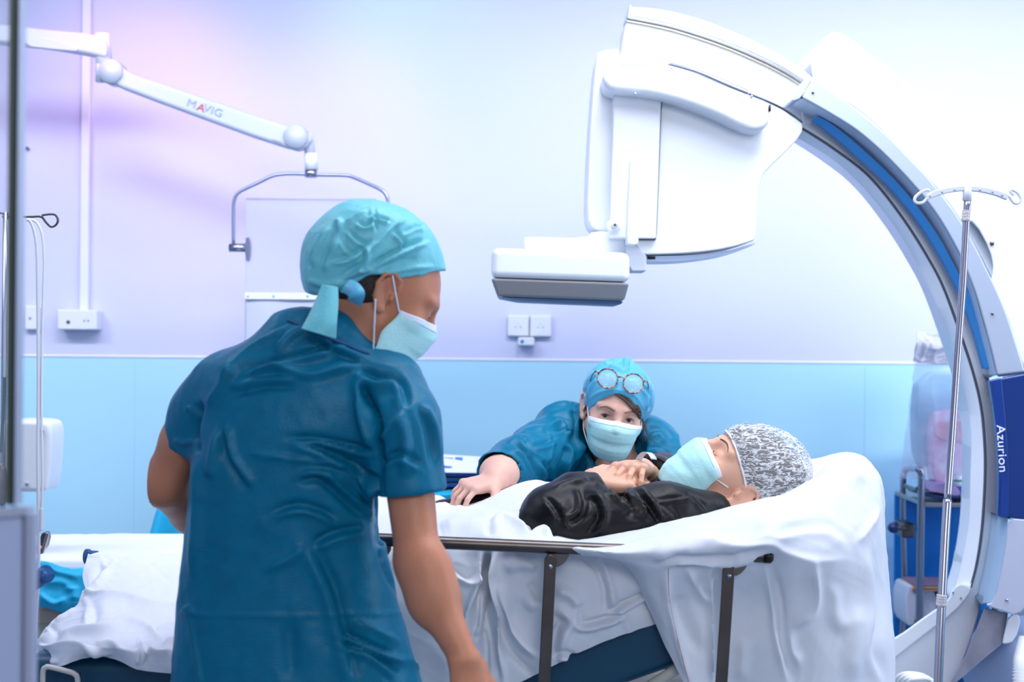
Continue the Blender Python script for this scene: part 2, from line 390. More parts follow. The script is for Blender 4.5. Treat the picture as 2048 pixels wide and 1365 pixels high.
M_acryl = glassmat('clear_acrylic', 'C9CBF2', 0.42, 0.06)
M_poly = glassmat('clear_polythene', 'D8DCF4', 0.24, 0.2)
M_lens = glassmat('spectacle_lens', 'D5EDF5', 0.22, 0.03)
M_tube = mat('translucent_tubing', 'DDE2EC', 0.25, alpha=0.85)
# ================================================================ room
def struct(name, V, F, m, **k):
    o = mk(name, V, F, m, smooth=False, **k); o['kind'] = 'structure'; return o
WY = 5.3
RAILZ = float(P(1024, 722, WY)[2])
mw = bpy.data.materials.new('two_tone_wall_paint'); mw.use_nodes = True
nt = mw.node_tree; b = nt.nodes['Principled BSDF']; b.inputs['Roughness'].default_value = 0.5
tc = nt.nodes.new('ShaderNodeTexCoord'); sp = nt.nodes.new('ShaderNodeSeparateXYZ'); geo = nt.nodes.new('ShaderNodeNewGeometry')
nt.links.new(geo.outputs['Position'], sp.inputs[0])
gt = nt.nodes.new('ShaderNodeMath'); gt.operation = 'GREATER_THAN'; gt.inputs[1].default_value = RAILZ; nt.links.new(sp.outputs[2], gt.inputs[0])
mx = nt.nodes.new('ShaderNodeMix'); mx.data_type = 'RGBA'; nt.links.new(gt.outputs[0], mx.inputs[0])
mx.inputs[6].default_value = lin('B0E2F8'); mx.inputs[7].default_value = lin('CFD3F0')
nz = nt.nodes.new('ShaderNodeTexNoise'); nz.inputs['Scale'].default_value = 300; bp = nt.nodes.new('ShaderNodeBump'); bp.inputs['Strength'].default_value = 0.06; bp.inputs['Distance'].default_value = 0.002
nt.links.new(tc.outputs['Object'], nz.inputs['Vector']); nt.links.new(nz.outputs[0], bp.inputs['Height']); nt.links.new(bp.outputs[0], b.inputs['Normal'])
nt.links.new(mx.outputs[2], b.inputs['Base Color'])
M_ceil = mat('ceiling_white', 'E6EAF6', 0.7); M_floor = mat('grey_blue_vinyl_floor', '7F93A8', 0.35, var=(40, 0.2, '74889E'))
struct('wall_back', *g_box((0, WY + 0.06, 1.48), (8.2, 0.12, 2.96)), mw)
struct('wall_left', *g_box((-4.1, 2.6, 1.48), (0.12, 5.4, 2.96)), mw)
struct('wall_right', *g_box((4.1, 2.6, 1.48), (0.12, 5.4, 2.96)), mw)
struct('floor', *g_box((0, 2.4, -0.05), (8.4, 6.2, 0.1)), M_floor)
struct('ceiling', *g_box((0, 2.6, 3.01), (8.4, 5.7, 0.1)), M_ceil)
struct('trim_1', *g_box((0, WY - 0.002, RAILZ + 0.004), (8.2, 0.004, 0.009)), mat('white_wall_trim', 'F2EEFA', 0.4), bevel=0.002)
struct('baseboard_back', *g_box((0, WY - 0.006, 0.05), (8.2, 0.012, 0.1)), mat('blue_baseboard', '3C6C94', 0.4), bevel=0.003)
for i, px in enumerate((268, 1728)):
    a = P(px, 1000, WY); struct('trim_%d' % (i + 2), *g_box((a[0], WY - 0.0003, RAILZ / 2), (0.003, 0.001, RAILZ - 0.02)), mat('wall_seam', 'A4D8F0', 0.5))
for i, (x, y) in enumerate(((0.3, 2.75), (2.0, 3.0), (-1.9, 3.2))):
    t = thing('ceiling_light', (x, y, 2.96), ['square ceiling panel light over the gurney', 'square ceiling panel light near the right wall', 'square ceiling panel light near the left wall'][i], 'ceiling light', 'ceiling panel lights')
    mk('frame', *g_box((x, y, 2.95), (1.26, 1.26, 0.02)), M_white2, t, smooth=False, bevel=0.004)

for i, (x, wd) in enumerate(((-2.5, 'far left'), (-1.0, 'left'), (0.5, 'middle'), (1.9, 'right'), (3.2, 'far right'))):
    tag(mk('added_wall_fill_lamp', *g_box((x, 3.5, 2.94), (0.94, 0.28, 0.03)), M_white2, smooth=False, bevel=0.004), 'added slim ceiling lamp, out of view, brightening the back wall, %s one of five' % wd, 'ceiling light', 'added wall fill lamps')  # made-up casings for the added back wall fill lights, out of view

# trunking and sockets on the wall
t = thing('cable_trunking', P(174, 600, WY), 'slim white vertical cable trunking running down to the left wall socket box', 'trunking')
a = P(173, 0, WY); zt = 2.96; zb = P(175, 622, WY)[2]
mk('channel', *g_box((P(174, 300, WY)[0], WY - 0.014, (zt + zb) / 2), (0.032, 0.024, zt - zb)), M_white2, t, smooth=False, bevel=0.004)
def socket_box(name, x0, x1, y0, y1, label, cat, dots, dep=0.045, group=None, y=WY):
    c = P((x0 + x1) / 2, (y0 + y1) / 2, y - dep); w = (x1 - x0) / FPX * (y - dep); h = (y1 - y0) / FPX * (y - dep)
    t = thing(name, (c[0], WY, c[2]), label, cat, group)
    mk('cover', *g_box((c[0], WY - dep / 2, c[2]), (w, dep - 0.002, h)), M_white2, t, smooth=False, bevel=0.006)
    for k, (u, v, r, m) in enumerate(dots):
        q = np.array([c[0] + u * w, WY - dep - 0.0005, c[2] - v * h])
        mk('socket_hole' if r < 0.006 else 'button', *g_cyl(q, q + [0, 0.004, 0], r, 16), m, t)
    return t
M_hole = mat('pale_blue_contact', '9DC2E0', 0.4)
socket_box('wall_socket', 1015, 1058, 631, 673, 'white square wall socket, left one of the pair above the blue paint', 'socket', [(-0.12, 0.05, 0.003, M_hole), (0.12, 0.05, 0.003, M_hole), (0, -0.1, 0.002, M_hole)], 0.03, 'paired wall sockets')
socket_box('wall_socket', 1060, 1103, 631, 674, 'white square wall socket, right one of the pair above the blue paint', 'socket', [(-0.12, 0.05, 0.003, M_hole), (0.12, 0.05, 0.003, M_hole), (0, -0.1, 0.002, M_hole)], 0.03, 'paired wall sockets')
socket_box('gas_connector', 1036, 1069, 675, 692, 'small white connector with blue key hanging under the paired sockets', 'connector', [(-0.25, 0, 0.007, mat('connector_blue', '4E8FE0', 0.4))], 0.06)
socket_box('socket_box', 114, 194, 620, 660, 'wide white double socket box below the vertical trunking', 'socket', [(-0.22, 0.12, 0.007, M_dgrey), (0.18, 0.05, 0.003, M_dgrey), (0.28, 0.05, 0.003, M_dgrey), (0.23, -0.08, 0.002, M_hole)], 0.07)
socket_box('wall_socket', 48, 78, 612, 660, 'white wall socket with small grey button beside the glass door frame', 'socket', [(-0.1, 0.02, 0.005, M_ink)], 0.03)
q = P(56, 298, WY); mk('wall_screw', *g_cyl(q, q - [0, 0.02, 0], 0.006, 16), M_dgrey); tag(bpy.data.objects['wall_screw'], 'small dark screw head high on the wall beside the door frame', 'screw')

# glazed door leaf in the foreground, left
Yd = 1.5
M_dfr = mat('aluminium_door_frame', 'B9C2D6', 0.35, metal=0.3); M_dseal = mat('dark_glazing_seal', '2A3138', 0.4)
dr = thing('door_1', P(30, 3200, Yd) * [1, 1, 0], None, None); dr['kind'] = 'structure'
def vbox(name, x0, x1, y0, y1, Ya, dep, m, parent, bevel=0.002):
    a = P(x0, (y0 + y1) / 2, Ya); b_ = P(x1, (y0 + y1) / 2, Ya); zt = P((x0 + x1) / 2, y0, Ya)[2]; zb = P((x0 + x1) / 2, y1, Ya)[2]
    return mk(name, *g_box(((a[0] + b_[0]) / 2, Ya + dep / 2, (zt + zb) / 2), (b_[0] - a[0], dep, zt - zb)), m, parent, smooth=False, bevel=bevel)
vbox('stile', 36, 40.5, -900, 1012, Yd, 0.02, M_dfr, dr)
vbox('seal', 27, 37, -900, 1012, Yd + 0.004, 0.02, M_dseal, dr)
vbox('bead', 17, 27, -900, 1012, Yd + 0.002, 0.02, mat('olive_steel_bead', '5E6A5E', 0.35, metal=0.5), dr)
vbox('pane', -320, 17, -900, 1012, Yd + 0.012, 0.006, glassmat('door_glass', 'D6E2F4', 0.16, 0.03), dr)
V, F = g_box((0, 0, 0), (1, 1, 1)); A = [P(-320, 1048, Yd), P(57, 1014, Yd), P(57, 1032, Yd), P(-320, 1070, Yd)]
mk('ledge', np.array(A + [q + [0, 0.018, 0] for q in A]), [[0, 1, 2, 3], [7, 6, 5, 4], [0, 4, 5, 1], [1, 5, 6, 2], [2, 6, 7, 3], [3, 7, 4, 0]], M_dfr, dr, smooth=False, bevel=0.002)
vbox('kick_panel', -320, 34, 1030, 3300, Yd + 0.006, 0.03, mat('pale_lilac_panel', 'B4C0E0', 0.5), dr)
vbox('groove', 34, 39, 1030, 3300, Yd + 0.012, 0.02, mat('panel_groove', '6E6670', 0.5), dr)
vbox('edge_strip', 39, 57, 1028, 3300, Yd, 0.018, mat('grey_lilac_edge', 'A4ABC4', 0.5), dr)

# ================================================================ suspended radiation shield
Ys = 4.75
sh = thing('ceiling_shield_arm', (P(-150, 0, Ys)[0], Ys, 2.96), 'white jointed ceiling arm with logo ending in a steel yoke', 'support arm')
def rod(name, pts, r, m, parent, n=16, sn=0, flat=1): 
    p = crom(pts, sn) if sn else np.array(pts, float); return mk(name, *g_tube(p, r, n, flat), m, parent)
xa = P(-150, 90, Ys)
rod('ceiling_column', [[xa[0], Ys, 2.96], [xa[0], Ys, P(-150, 76, Ys)[2]]], 0.05, M_white, sh)
prism('upper_arm', [(-190, 20), (60, 55), (200, 68), (214, 84), (214, 118), (196, 112), (150, 103), (55, 88), (-190, 72)], Ys - 0.03, 0.07, M_arm, sh, bevel=0.012)
prism('arm_underside', [(50, 72), (110, 78), (170, 104), (100, 98), (50, 92)], Ys - 0.034, 0.02, M_arm, sh, bevel=0.003)
rod('elbow_post', [P(204, 68, Ys), P(206, 128, Ys)], 0.024, M_white, sh, 24)
rod('elbow_collar', [P(203, 118, Ys), P(204, 164, Ys)], 0.021, M_arm, sh, 24)
arm_pts = [(205, 125), (232, 122), (252, 140), (270, 150), (330, 168), (560, 247), (612, 262), (628, 276), (610, 300), (560, 293), (330, 209), (215, 165), (203, 150)]
prism('spring_arm', arm_pts, Ys - 0.035, 0.07, M_arm, sh, bevel=0.014)
for (x, y, r) in ((228, 147, 23), (595, 277, 23)):
    q = P(x, y, Ys); rr = r / FPX * Ys
    mk('pivot_ring', *g_cyl(q - [0, 0.041, 0], q + [0, 0.03, 0], rr * 1.06, 40), M_silver, sh)
    mk('pivot_cap', *g_cyl(q - [0, 0.048, 0], q + [0, 0.03, 0], rr, 40), M_arm, sh)
rod('drop_post', [P(618, 268, Ys), P(620, 312, Ys)], 0.018, M_arm, sh, 24)
rod('swivel', [P(622, 308, Ys), P(623, 340, Ys)], 0.023, M_white, sh, 24)
rod('clamp', [P(622, 340, Ys), P(622, 355, Ys)], 0.021, M_chrome, sh, 24)
M_yoke = mat('yoke_tube_steel', 'A0A6C4', 0.3, metal=0.9)
rod('yoke', [P(x, y, Ys) for x, y in ((467, 492), (467, 430), (468, 405), (474, 388), (490, 378), (520, 364), (545, 352), (570, 348), (605, 348), (640, 350), (690, 351), (705, 354), (735, 367), (762, 380), (773, 392), (776, 410), (776, 492))], 0.0062, M_yoke, sh, 12, 4)
rod('side_knob', [P(459, 496, Ys), P(492, 496, Ys)], 0.014, M_chrome, sh, 24)
rod('side_knob', [P(752, 497, Ys), P(785, 497, Ys)], 0.014, M_chrome, sh, 24)
prism('side_bracket', [(490, 474), (501, 474), (501, 522), (490, 522)], Ys - 0.012, 0.02, M_yoke, sh, rnd=1, bevel=0.002)
prism('side_bracket', [(742, 474), (753, 474), (753, 522), (742, 522)], Ys - 0.012, 0.02, M_yoke, sh, rnd=1, bevel=0.002)
def text(name, s, loc, size, R, m, parent, shear=0, ext=0.0006, sx=1.0):
    c = bpy.data.curves.new(name, 'FONT'); c.body = s; c.size = size; c.align_x = 'CENTER'; c.align_y = 'CENTER'; c.extrude = ext; c.shear = shear
    c.space_character = 1.05
    o = bpy.data.objects.new(name, c); COL.objects.link(o); c.materials.append(m)
    Mx = Matrix.Identity(4)
    for i in range(3):
        for j in range(3): Mx[j][i] = R[i][j] * (sx if i == 0 else 1)
    Mx.translation = Vector(loc); dg = bpy.context.evaluated_depsgraph_get(); me = bpy.data.meshes.new_from_object(o.evaluated_get(dg))
    bpy.data.objects.remove(o); me.transform(Mx); V = np.array([v.co[:] for v in me.vertices]); Fs = [list(p.vertices) for p in me.polygons]
    return mk(name, V, Fs, m, parent, smooth=False)
ang = math.atan2(-(247 - 168), 230)
ca, sa = math.cos(ang), math.sin(ang); Rt = [[ca, 0, sa], [-sa, 0, ca], [0, -1, 0]]
for s, x, y, m in (('M', 383, 208, M_ink), ('A', 402, 216, M_red), ('VIG', 426, 222, M_ink)):
    text('logo_lettering', s, P(x, y, Ys - 0.037), 0.036, Rt, m, sh, sx=1.15)
text('small_lettering', 'ortho', P(553, 282, Ys - 0.037), 0.012, Rt, M_ink, sh)
# hanging shield
sd = thing('lead_shield', P(640, 700, Ys) , 'clear acrylic shield with grey lead skirt hanging from the steel yoke', 'radiation shield')
prism('acrylic_panel', [(492, 398), (752, 400), (754, 592), (490, 590)], Ys - 0.004, 0.008, M_acryl, sd, rnd=0, bevel=0.001)
prism('acrylic_edge', [(492, 396), (752, 398), (752, 400), (492, 398.5)], Ys - 0.005, 0.01, mat('acrylic_edge', 'C4BCE8', 0.2), sd, rnd=0, bevel=0)
prism('clamp_strip', [(489, 586), (756, 588), (756, 601), (489, 599)], Ys - 0.014, 0.02, M_white, sd, rnd=0, bevel=0.002)
for x in (496, 547, 615, 690): mk('rivet', *g_cyl(P(x, 592.5, Ys - 0.016), P(x, 592.5, Ys), 0.004, 12), M_silver, sd)
Vs, Fs = grid_sheet([[(490, 598, Ys), (535, 598, Ys - 0.004), (600, 599, Ys), (680, 600, Ys - 0.004), (754, 601, Ys)], [(490, 660, Ys), (536, 660, Ys - 0.01), (600, 661, Ys), (680, 662, Ys - 0.01), (754, 662, Ys)], [(489, 830, Ys), (538, 832, Ys - 0.014), (600, 831, Ys), (680, 832, Ys - 0.01), (756, 832, Ys)]], 6)
mk('lead_skirt', Vs, Fs, mat('pale_grey_lead_vinyl', 'B9BED2', 0.5), sd, solid=0.004)
# ================================================================ C-arm X-ray machine
def T(x0, y0, s):
    return lambda pts: [(x0 + a / s, y0 + b_ / s) for a, b_ in pts]
t3 = T(900, 0, 2.1325); t4 = T(1500, 0, 1.951); t5 = T(1650, 640, 1.882)
ca_ = thing('c_arm_x_ray', (P(1900, 900, 4.1)[0], 4.3, 0), 'huge white curved C-arm X-ray machine with navy panel around the gurney', 'x-ray machine')
yC = 3.92
# outer track band (upper left to under the housing)
top_o = t3([(762, 28), (900, 38), (1050, 75), (1200, 130), (1350, 200), (1450, 262), (1600, 372)]) + [(1760, 290), (1870, 420), (1950, 560), (2010, 720), (2035, 900), (2020, 1080), (1975, 1260), (1930, 1365)]
grv_o = t3([(758, 66), (950, 106), (1150, 170), (1300, 231), (1420, 290), (1530, 358)])
trk_i = t3([(722, 275), (900, 285), (1100, 330), (1250, 385), (1380, 440), (1505, 530)])
line_d = [(1605, 256), (1669, 297), (1741, 354), (1807, 436), (1859, 518), (1890, 579), (1924, 672), (1948, 746), (1964, 815), (1971, 890), (1971.5, 959), (1966, 1054), (1955, 1129), (1943, 1176)]
inn_e = [(1597, 277), (1664, 318), (1725, 374), (1787, 451), (1833, 528), (1874, 615), (1904, 690), (1923, 757), (1937, 821), (1942, 890), (1940, 959), (1937, 1044), (1926, 1108), (1912, 1165)]
band('outer_rim', t3([(765, 27), (900, 38), (1050, 74), (1200, 130), (1350, 200), (1450, 258), (1560, 335)]), t3([(760, 68), (950, 108), (1150, 172), (1300, 233), (1420, 292), (1530, 362)]), yC - 0.03, yC - 0.03, 0.28, M_white, ca_, bevel=0.01, draft=True)
band('track_groove', grv_o, [(x - 2, y + 6) for x, y in grv_o], yC - 0.034, yC - 0.034, 0.05, mat('track_steel', '8D9094', 0.35, metal=0.7), ca_, bevel=0.002)
band('track_groove', [(x - 3, y + 9) for x, y in grv_o], [(x - 3.6, y + 12) for x, y in grv_o], yC - 0.033, yC - 0.033, 0.05, mat('track_bronze', '9B9484', 0.35, metal=0.5), ca_, bevel=0.001)
band('track_face', [(x - 2, y + 5) for x, y in grv_o] , trk_i, yC - 0.025, yC - 0.025, 0.25, mat('pale_track_metal', 'E3E8F1', 0.3, metal=0.15, coat=0.2), ca_, bevel=0.004, draft=True)
# ring: main white ring right side (between housing and black line) continuing down
ring_o = [(1600, 190), (1690, 262), (1762, 330), (1830, 415), (1885, 510), (1925, 600), (1955, 690), (1979, 754), (1995, 868), (1998, 959), (1995, 1033), (1982, 1118), (1964, 1208), (1940, 1290), (1905, 1375), (1850, 1440), (1740, 1540)]
ring_i = line_d[:-1] + [(1936, 1178), (1907, 1219), (1843, 1266), (1786, 1310), (1700, 1372)]
band('ring_body', ring_o, ring_i, yC - 0.03, yC - 0.055, 0.28, M_white, ca_, n=90, bevel=0.008, draft=True)
band('seam_line', [(x + 1, y - .6) for x, y in line_d], [(x - 1.2, y + .9) for x, y in line_d], yC - 0.058, yC - 0.058, 0.02, M_dgrey, ca_, n=90, bevel=0)
band('inner_rim', [(x - 1, y + 1) for x, y in line_d] + [(1932, 1204)], inn_e + [(1899, 1196)], yC - 0.05, yC + 0.0, 0.2, mat('pale_blue_casing', 'EEF4FF', 0.3, coat=0.2), ca_, n=90, bevel=0.005, draft=True)
prism('ring_foot', [(1912, 1165), (1944, 1174), (1940, 1190), (1910, 1226), (1847, 1273), (1780, 1326), (1640, 1420), (1640, 1360), (1791, 1277), (1860, 1226), (1893, 1206)], yC - 0.062, 0.3, M_white, ca_, rnd=1, bevel=0.006, draft=True)
for x, y in ((1906, 1186), (1922, 1197)): mk('screw', *g_cyl(P(x, y, yC - 0.066), P(x, y, yC - 0.05), 0.0022, 10), M_dgrey, ca_)
# silver housing that clasps the ring
ho = [(1626, 157), (1690, 200), (1766, 261), (1820, 315), (1869, 369), (1925, 446), (1977, 543), (2013, 623), (2038, 700), (2052, 745)]
hi_ = [(1603, 196), (1660, 228), (1720, 267), (1787, 328), (1859, 410), (1910, 492), (1946, 574), (1966, 640), (1982, 700), (1994, 752)]
band('housing', ho, hi_, yC - 0.16, yC - 0.16, 0.3, M_silver, ca_, n=80, bevel=0.012, draft=True)
hs = [(1583, 203), (1600, 222), (1660, 252), (1716, 292), (1778, 350), (1842, 425), (1895, 508), (1930, 588), (1952, 655), (1968, 715), (1980, 756)]
band('housing_side', hi_, hs, yC - 0.158, yC - 0.085, 0.2, mat('cool_grey_paint', 'B5C6DD', 0.35, metal=0.1), ca_, n=80, bevel=0.003, draft=True)
st_o = t4([(262, 452), (330, 490), (440, 582), (590, 728), (722, 900), (812, 1062), (880, 1200), (925, 1310), (935, 1365), (945, 1440)])
st_i = t4([(240, 470), (300, 510), (405, 598), (545, 728), (680, 900), (780, 1072), (842, 1210), (880, 1320), (892, 1365), (912, 1440)])
band('blue_stripe', st_o, st_i, yC - 0.115, yC - 0.1, 0.02, M_blueS, ca_, n=80, bevel=0.002)
prism('housing_nose', [(1626, 156), (1605, 196), (1584, 204), (1583, 196), (1608, 160), (1618, 155)], yC - 0.15, 0.25, M_silver, ca_, rnd=1, bevel=0.006)
mk('screw', *g_cyl(P(1626, 185, yC - 0.164), P(1626, 185, yC - 0.15), 0.0035, 12), M_steelD, ca_)
mk('screw', *g_cyl(P(1985, 628, yC - 0.164), P(1985, 628, yC - 0.15), 0.0035, 12), M_steelD, ca_)
# thick white carriage behind housing
band('carriage', [(1622, 120), (1669, 62), (1740, 105), (1828, 174), (1900, 246), (1964, 333), (2030, 440), (2090, 560)], [(1626, 160), (1680, 196), (1720, 222), (1766, 263), (1869, 371), (1925, 448), (1977, 545), (2013, 625)], yC + 0.02, yC - 0.11, 0.4, M_white, ca_, n=60, bevel=0.02, draft=True)
# navy panel and lower housing
t = 0
prism('navy_panel', [(1980, 762), (2002, 757), (2048, 748), (2130, 735), (2130, 1042), (2048, 1040), (1996, 1034), (1999, 950), (1994, 850)], yC - 0.172, 0.3, M_navy2, ca_, rnd=0, bevel=0.006, draft=True)
band('navy_side', [(2003, 757), (2012, 850), (2018, 950), (2017, 1036)], [(1979, 762), (1992, 850), (1998, 950), (1996, 1033)], yC - 0.178, yC - 0.17, 0.02, M_navy, ca_, bevel=0.002)
text('azurion_lettering', 'Azurion', P(2003.5, 898, yC - 0.182), 0.032, [[0.07, 0, -1], [1, 0, 0.07], [0, -1, 0]], M_txt, ca_, sx=1.15)
band('lower_housing_side', [(2017, 1037), (2013, 1080), (2003, 1140), (1988, 1206)], [(1996, 1033), (1990, 1080), (1980, 1140), (1964, 1209)], yC - 0.172, yC - 0.12, 0.2, mat('light_blue_grey_paint', 'A9C3DE', 0.35), ca_, bevel=0.004, draft=True)
prism('lower_housing', [(2017, 1037), (2050, 1040), (2130, 1046), (2130, 1190), (2062, 1200), (2036, 1233), (2000, 1222), (1966, 1210), (1988, 1205), (2003, 1140), (2013, 1080)], yC - 0.174, 0.3, mat('lilac_grey_paint', 'B6BACF', 0.4), ca_, rnd=1, bevel=0.01, draft=True)
mk('screw', *g_cyl(P(2014, 1201, yC - 0.178), P(2014, 1201, yC - 0.15), 0.0035, 12), M_steel, ca_)
prism('metal_guide', [(1969, 1216), (2016, 1227), (2004, 1288), (1960, 1325), (1905, 1372), (1860, 1420), (1900, 1365), (1935, 1305)], yC - 0.12, 0.18, mat('scuffed_guide_metal', 'B9B8C6', 0.35, metal=0.55, var=(12, 0.3, '8E8A9A')), ca_, rnd=0, bevel=0.003, draft=True)
prism('guide_cover', [(2018, 1227), (2044, 1232), (2030, 1284), (2006, 1290), (2004, 1284)], yC - 0.14, 0.2, M_white2, ca_, rnd=1, bevel=0.006, draft=True)
# pivot body (bulbous white casing at the right)
def yz(p, Y): return P(p[0], p[1], Y)
xs = axis(P(1930, 0, 3.9)[0], P(2300, 0, 4.3)[0], 0.008); ys = axis(3.70, 4.75, 0.01); zs = axis(0.75, P(0, 280, 4.1)[2], 0.008)
fd = Field(xs, ys, zs)
fd.ell(P(2035, 395, 4.1), (0.125, 0.2, 0.115), k=0.03).ell(P(2070, 530, 4.05), (0.145, 0.22, 0.14), k=0.02)
fd.cap(P(2110, 560, 4.1), P(2130, 900, 4.2), 0.15, 0.17, k=0.03).cap(P(2100, 430, 4.1), P(2240, 500, 4.3), 0.14, 0.16, k=0.03)
V, F = fd.mesh(3); mk('pivot_casing', V, F, M_white, ca_)
prism('pivot_backplate', [(1925, 440), (1950, 446), (1980, 500), (1988, 540), (1978, 570), (1985, 600), (2012, 625), (2030, 700), (2060, 760), (2100, 760), (2100, 420), (1950, 410)], yC - 0.14, 0.3, M_white2, ca_, rnd=1, bevel=0.006, draft=True)
mk('screw', *g_cyl(P(1984, 487, yC - 0.146), P(1984, 487, yC - 0.12), 0.006, 12), M_steelD, ca_)
# floor support so that it stands
mk('support_column', *g_box((P(2190, 900, 4.4)[0], 4.45, 0.45), (0.3, 0.5, 0.9)), M_white2, ca_, smooth=False, bevel=0.03)
mk('base_plate', *g_box((P(2150, 900, 4.4)[0], 4.35, 0.03), (0.7, 0.9, 0.06)), M_white2, ca_, smooth=False, bevel=0.02)
fd = Field(axis(P(1930, 0, 3.8)[0], P(2200, 0, 4.2)[0], 0.008), axis(3.75, 4.6, 0.012), axis(0.3, 0.82, 0.008))
fd.ell(P(2060, 1340, 4.1), (0.19, 0.22, 0.15), k=0.02); V, F = fd.mesh(3); mk('lower_fairing', V, F, mat('blue_white_casing', 'B9CDEE', 0.35, coat=0.2), ca_)
hs_ = crom([P(2052, 1280, 3.72), P(2044, 1310, 3.70), P(2040, 1340, 3.68), P(2040, 1400, 3.66), P(2046, 1480, 3.66)], 16)
rr = 0.017 + 0.0028 * np.cos(np.arange(len(hs_)) * math.pi)
ho_ = mk('corrugated_hose', *g_tube(hs_, rr, 20), M_white2, ca_)
# detector head
hp = t3([(622, 230), (640, 218), (725, 204), (760, 60), (900, 110), (1500, 525), (1506, 545), (1495, 590), (1420, 660), (1352, 728), (1325, 775), (1312, 850), (1300, 1018), (1290, 1030), (1180, 1065), (1040, 1085), (900, 1088), (790, 1086), (700, 1020), (700, 300)])
prism('head_panel', t3([(735, 300), (925, 275), (1200, 375), (1380, 442), (1495, 515), (1507, 530), (1500, 575), (1425, 655), (1355, 720), (1325, 765), (1312, 830), (1308, 900), (1303, 1022), (1290, 1030), (1180, 1062), (1040, 1080), (900, 1086), (790, 1087), (790, 900), (735, 900)]), yC - 0.10, 0.2, M_white, ca_, rnd=1, bevel=0.008)
band('panel_seam', t3([(930, 268), (1060, 305), (1200, 365), (1370, 434), (1440, 470), (1504, 520)]), t3([(930, 272), (1058, 309), (1198, 369), (1368, 438), (1438, 474), (1502, 524)]), yC - 0.103, yC - 0.103, 0.02, M_dgrey, ca_, bevel=0)
prism('lower_rim', t3([(800, 1094), (1040, 1090), (1180, 1072), (1290, 1040), (1303, 1034), (1300, 1046), (1190, 1085), (1050, 1108), (930, 1116), (810, 1114)]), yC - 0.08, 0.16, mat('blue_white_rim', 'C7D8F2', 0.3), ca_, rnd=1, bevel=0.004)
prism('left_cheek', t3([(625, 228), (645, 216), (745, 202), (745, 990), (640, 988), (606, 975), (584, 925), (590, 700), (603, 470)]), yC - 0.06, 0.2, M_white2, ca_, rnd=1, bevel=0.012)
prism('column_seam', t3([(902, 400), (905, 400), (882, 1000), (877, 1024), (800, 1024), (800, 1019), (874, 1019), (878, 1000)]), yC - 0.117, 0.02, M_dgrey, ca_, rnd=0, bevel=0)
prism('lift_column', t3([(700, 380), (902, 398), (880, 1012), (874, 1019), (745, 1017), (680, 1015), (680, 990), (690, 700)]), yC - 0.125, 0.1, M_white2, ca_, rnd=0, bevel=0.004)
bo = t3([(650, 330), (668, 296), (715, 280), (840, 282), (960, 300), (1120, 345), (1260, 400), (1372, 455)])
bi = t3([(652, 352), (690, 384), (760, 392), (860, 398), (1000, 432), (1140, 482), (1240, 535), (1340, 560)])
prism('bumper', t3([(650, 335), (655, 305), (680, 284), (730, 276), (860, 280), (960, 296), (1120, 340), (1260, 395), (1368, 446), (1368, 500), (1355, 540), (1310, 563), (1240, 542), (1140, 490), (1000, 437), (860, 402), (760, 394), (690, 386), (660, 368)]), yC - 0.19, 0.14, M_white, ca_, rnd=1, bevel=0.035, seg=6)
for x, y in ((945, 290), (1287, 411), (790, 400)): mk('screw', *g_cyl(P(900 + x / 2.1325, y / 2.1325, yC - 0.193), P(900 + x / 2.1325, y / 2.1325, yC - 0.17), 0.0035, 12), M_silver, ca_)
band('bumper_cover_edge', t3([(918, 300), (922, 275), (940, 265), (960, 268), (1100, 308), (1250, 370), (1275, 385), (1275, 400)]), t3([(921, 300), (926, 279), (942, 269), (960, 272), (1099, 312), (1248, 374), (1272, 388), (1272, 400)]), yC - 0.192, yC - 0.192, 0.01, M_offw, ca_, bevel=0)
prism('bumper_slot', t3([(1363, 446), (1369, 446), (1369, 474), (1362, 474)]), yC - 0.194, 0.02, M_black, ca_, rnd=0, bevel=0)
prism('grip_handle', t3([(768, 682), (780, 676), (806, 676), (815, 684), (812, 760), (806, 1035), (798, 1046), (765, 1046), (752, 1036), (756, 900), (764, 760)]), yC - 0.22, 0.05, M_white, ca_, rnd=1, bevel=0.009)
prism('latch_plate', t3([(668, 938), (728, 936), (728, 986), (668, 990)]), yC - 0.135, 0.02, M_white, ca_, rnd=1, bevel=0.003)
q = P(900 + 702 / 2.1325, 961 / 2.1325, yC - 0.135); mk('latch_ring', *g_cyl(q - [0, 0.012, 0], q, 0.0095, 24), M_white, ca_); mk('latch_hole', *g_cyl(q - [0, 0.013, 0], q, 0.004, 16), M_steelD, ca_)
prism('coupling', t3([(748, 1000), (790, 1045), (838, 1092), (838, 1158), (778, 1158), (748, 1110)]), yC - 0.1, 0.12, M_offw, ca_, rnd=0, bevel=0.004)
prism('coupling_gap', t3([(842, 1095), (876, 1095), (876, 1106), (842, 1106)]), yC - 0.084, 0.02, M_black, ca_, rnd=0, bevel=0)
# flat detector box
dt = prism('detector_mount', t3([(315, 1016), (330, 1010), (585, 1018), (605, 985), (745, 992), (748, 1075), (760, 1090), (320, 1075)]), yC - 0.08, 0.2, M_white, ca_, rnd=1, bevel=0.008)
def frustum(name, corners_f, dep, m, shrink_b=0, bevel=0.01):
    A = np.array([P(x, y, yy) for x, y, yy in corners_f]); B = A + [0, dep, 0]
    return mk(name, np.r_[A, B], [[0, 1, 2, 3], [7, 6, 5, 4], [0, 4, 5, 1], [1, 5, 6, 2], [2, 6, 7, 3], [3, 7, 4, 0]], m, ca_, smooth=True, bevel=bevel, seg=4)
yd = 3.70
def dpt(zx, zy, y): p = t3([(zx, zy)])[0]; return (p[0], p[1], y)
frustum('detector_casing', [dpt(178, 1056, yd), dpt(768, 1078, yd), dpt(768, 1204, yd), dpt(174, 1184, yd)], 0.36, M_white, bevel=0.018)
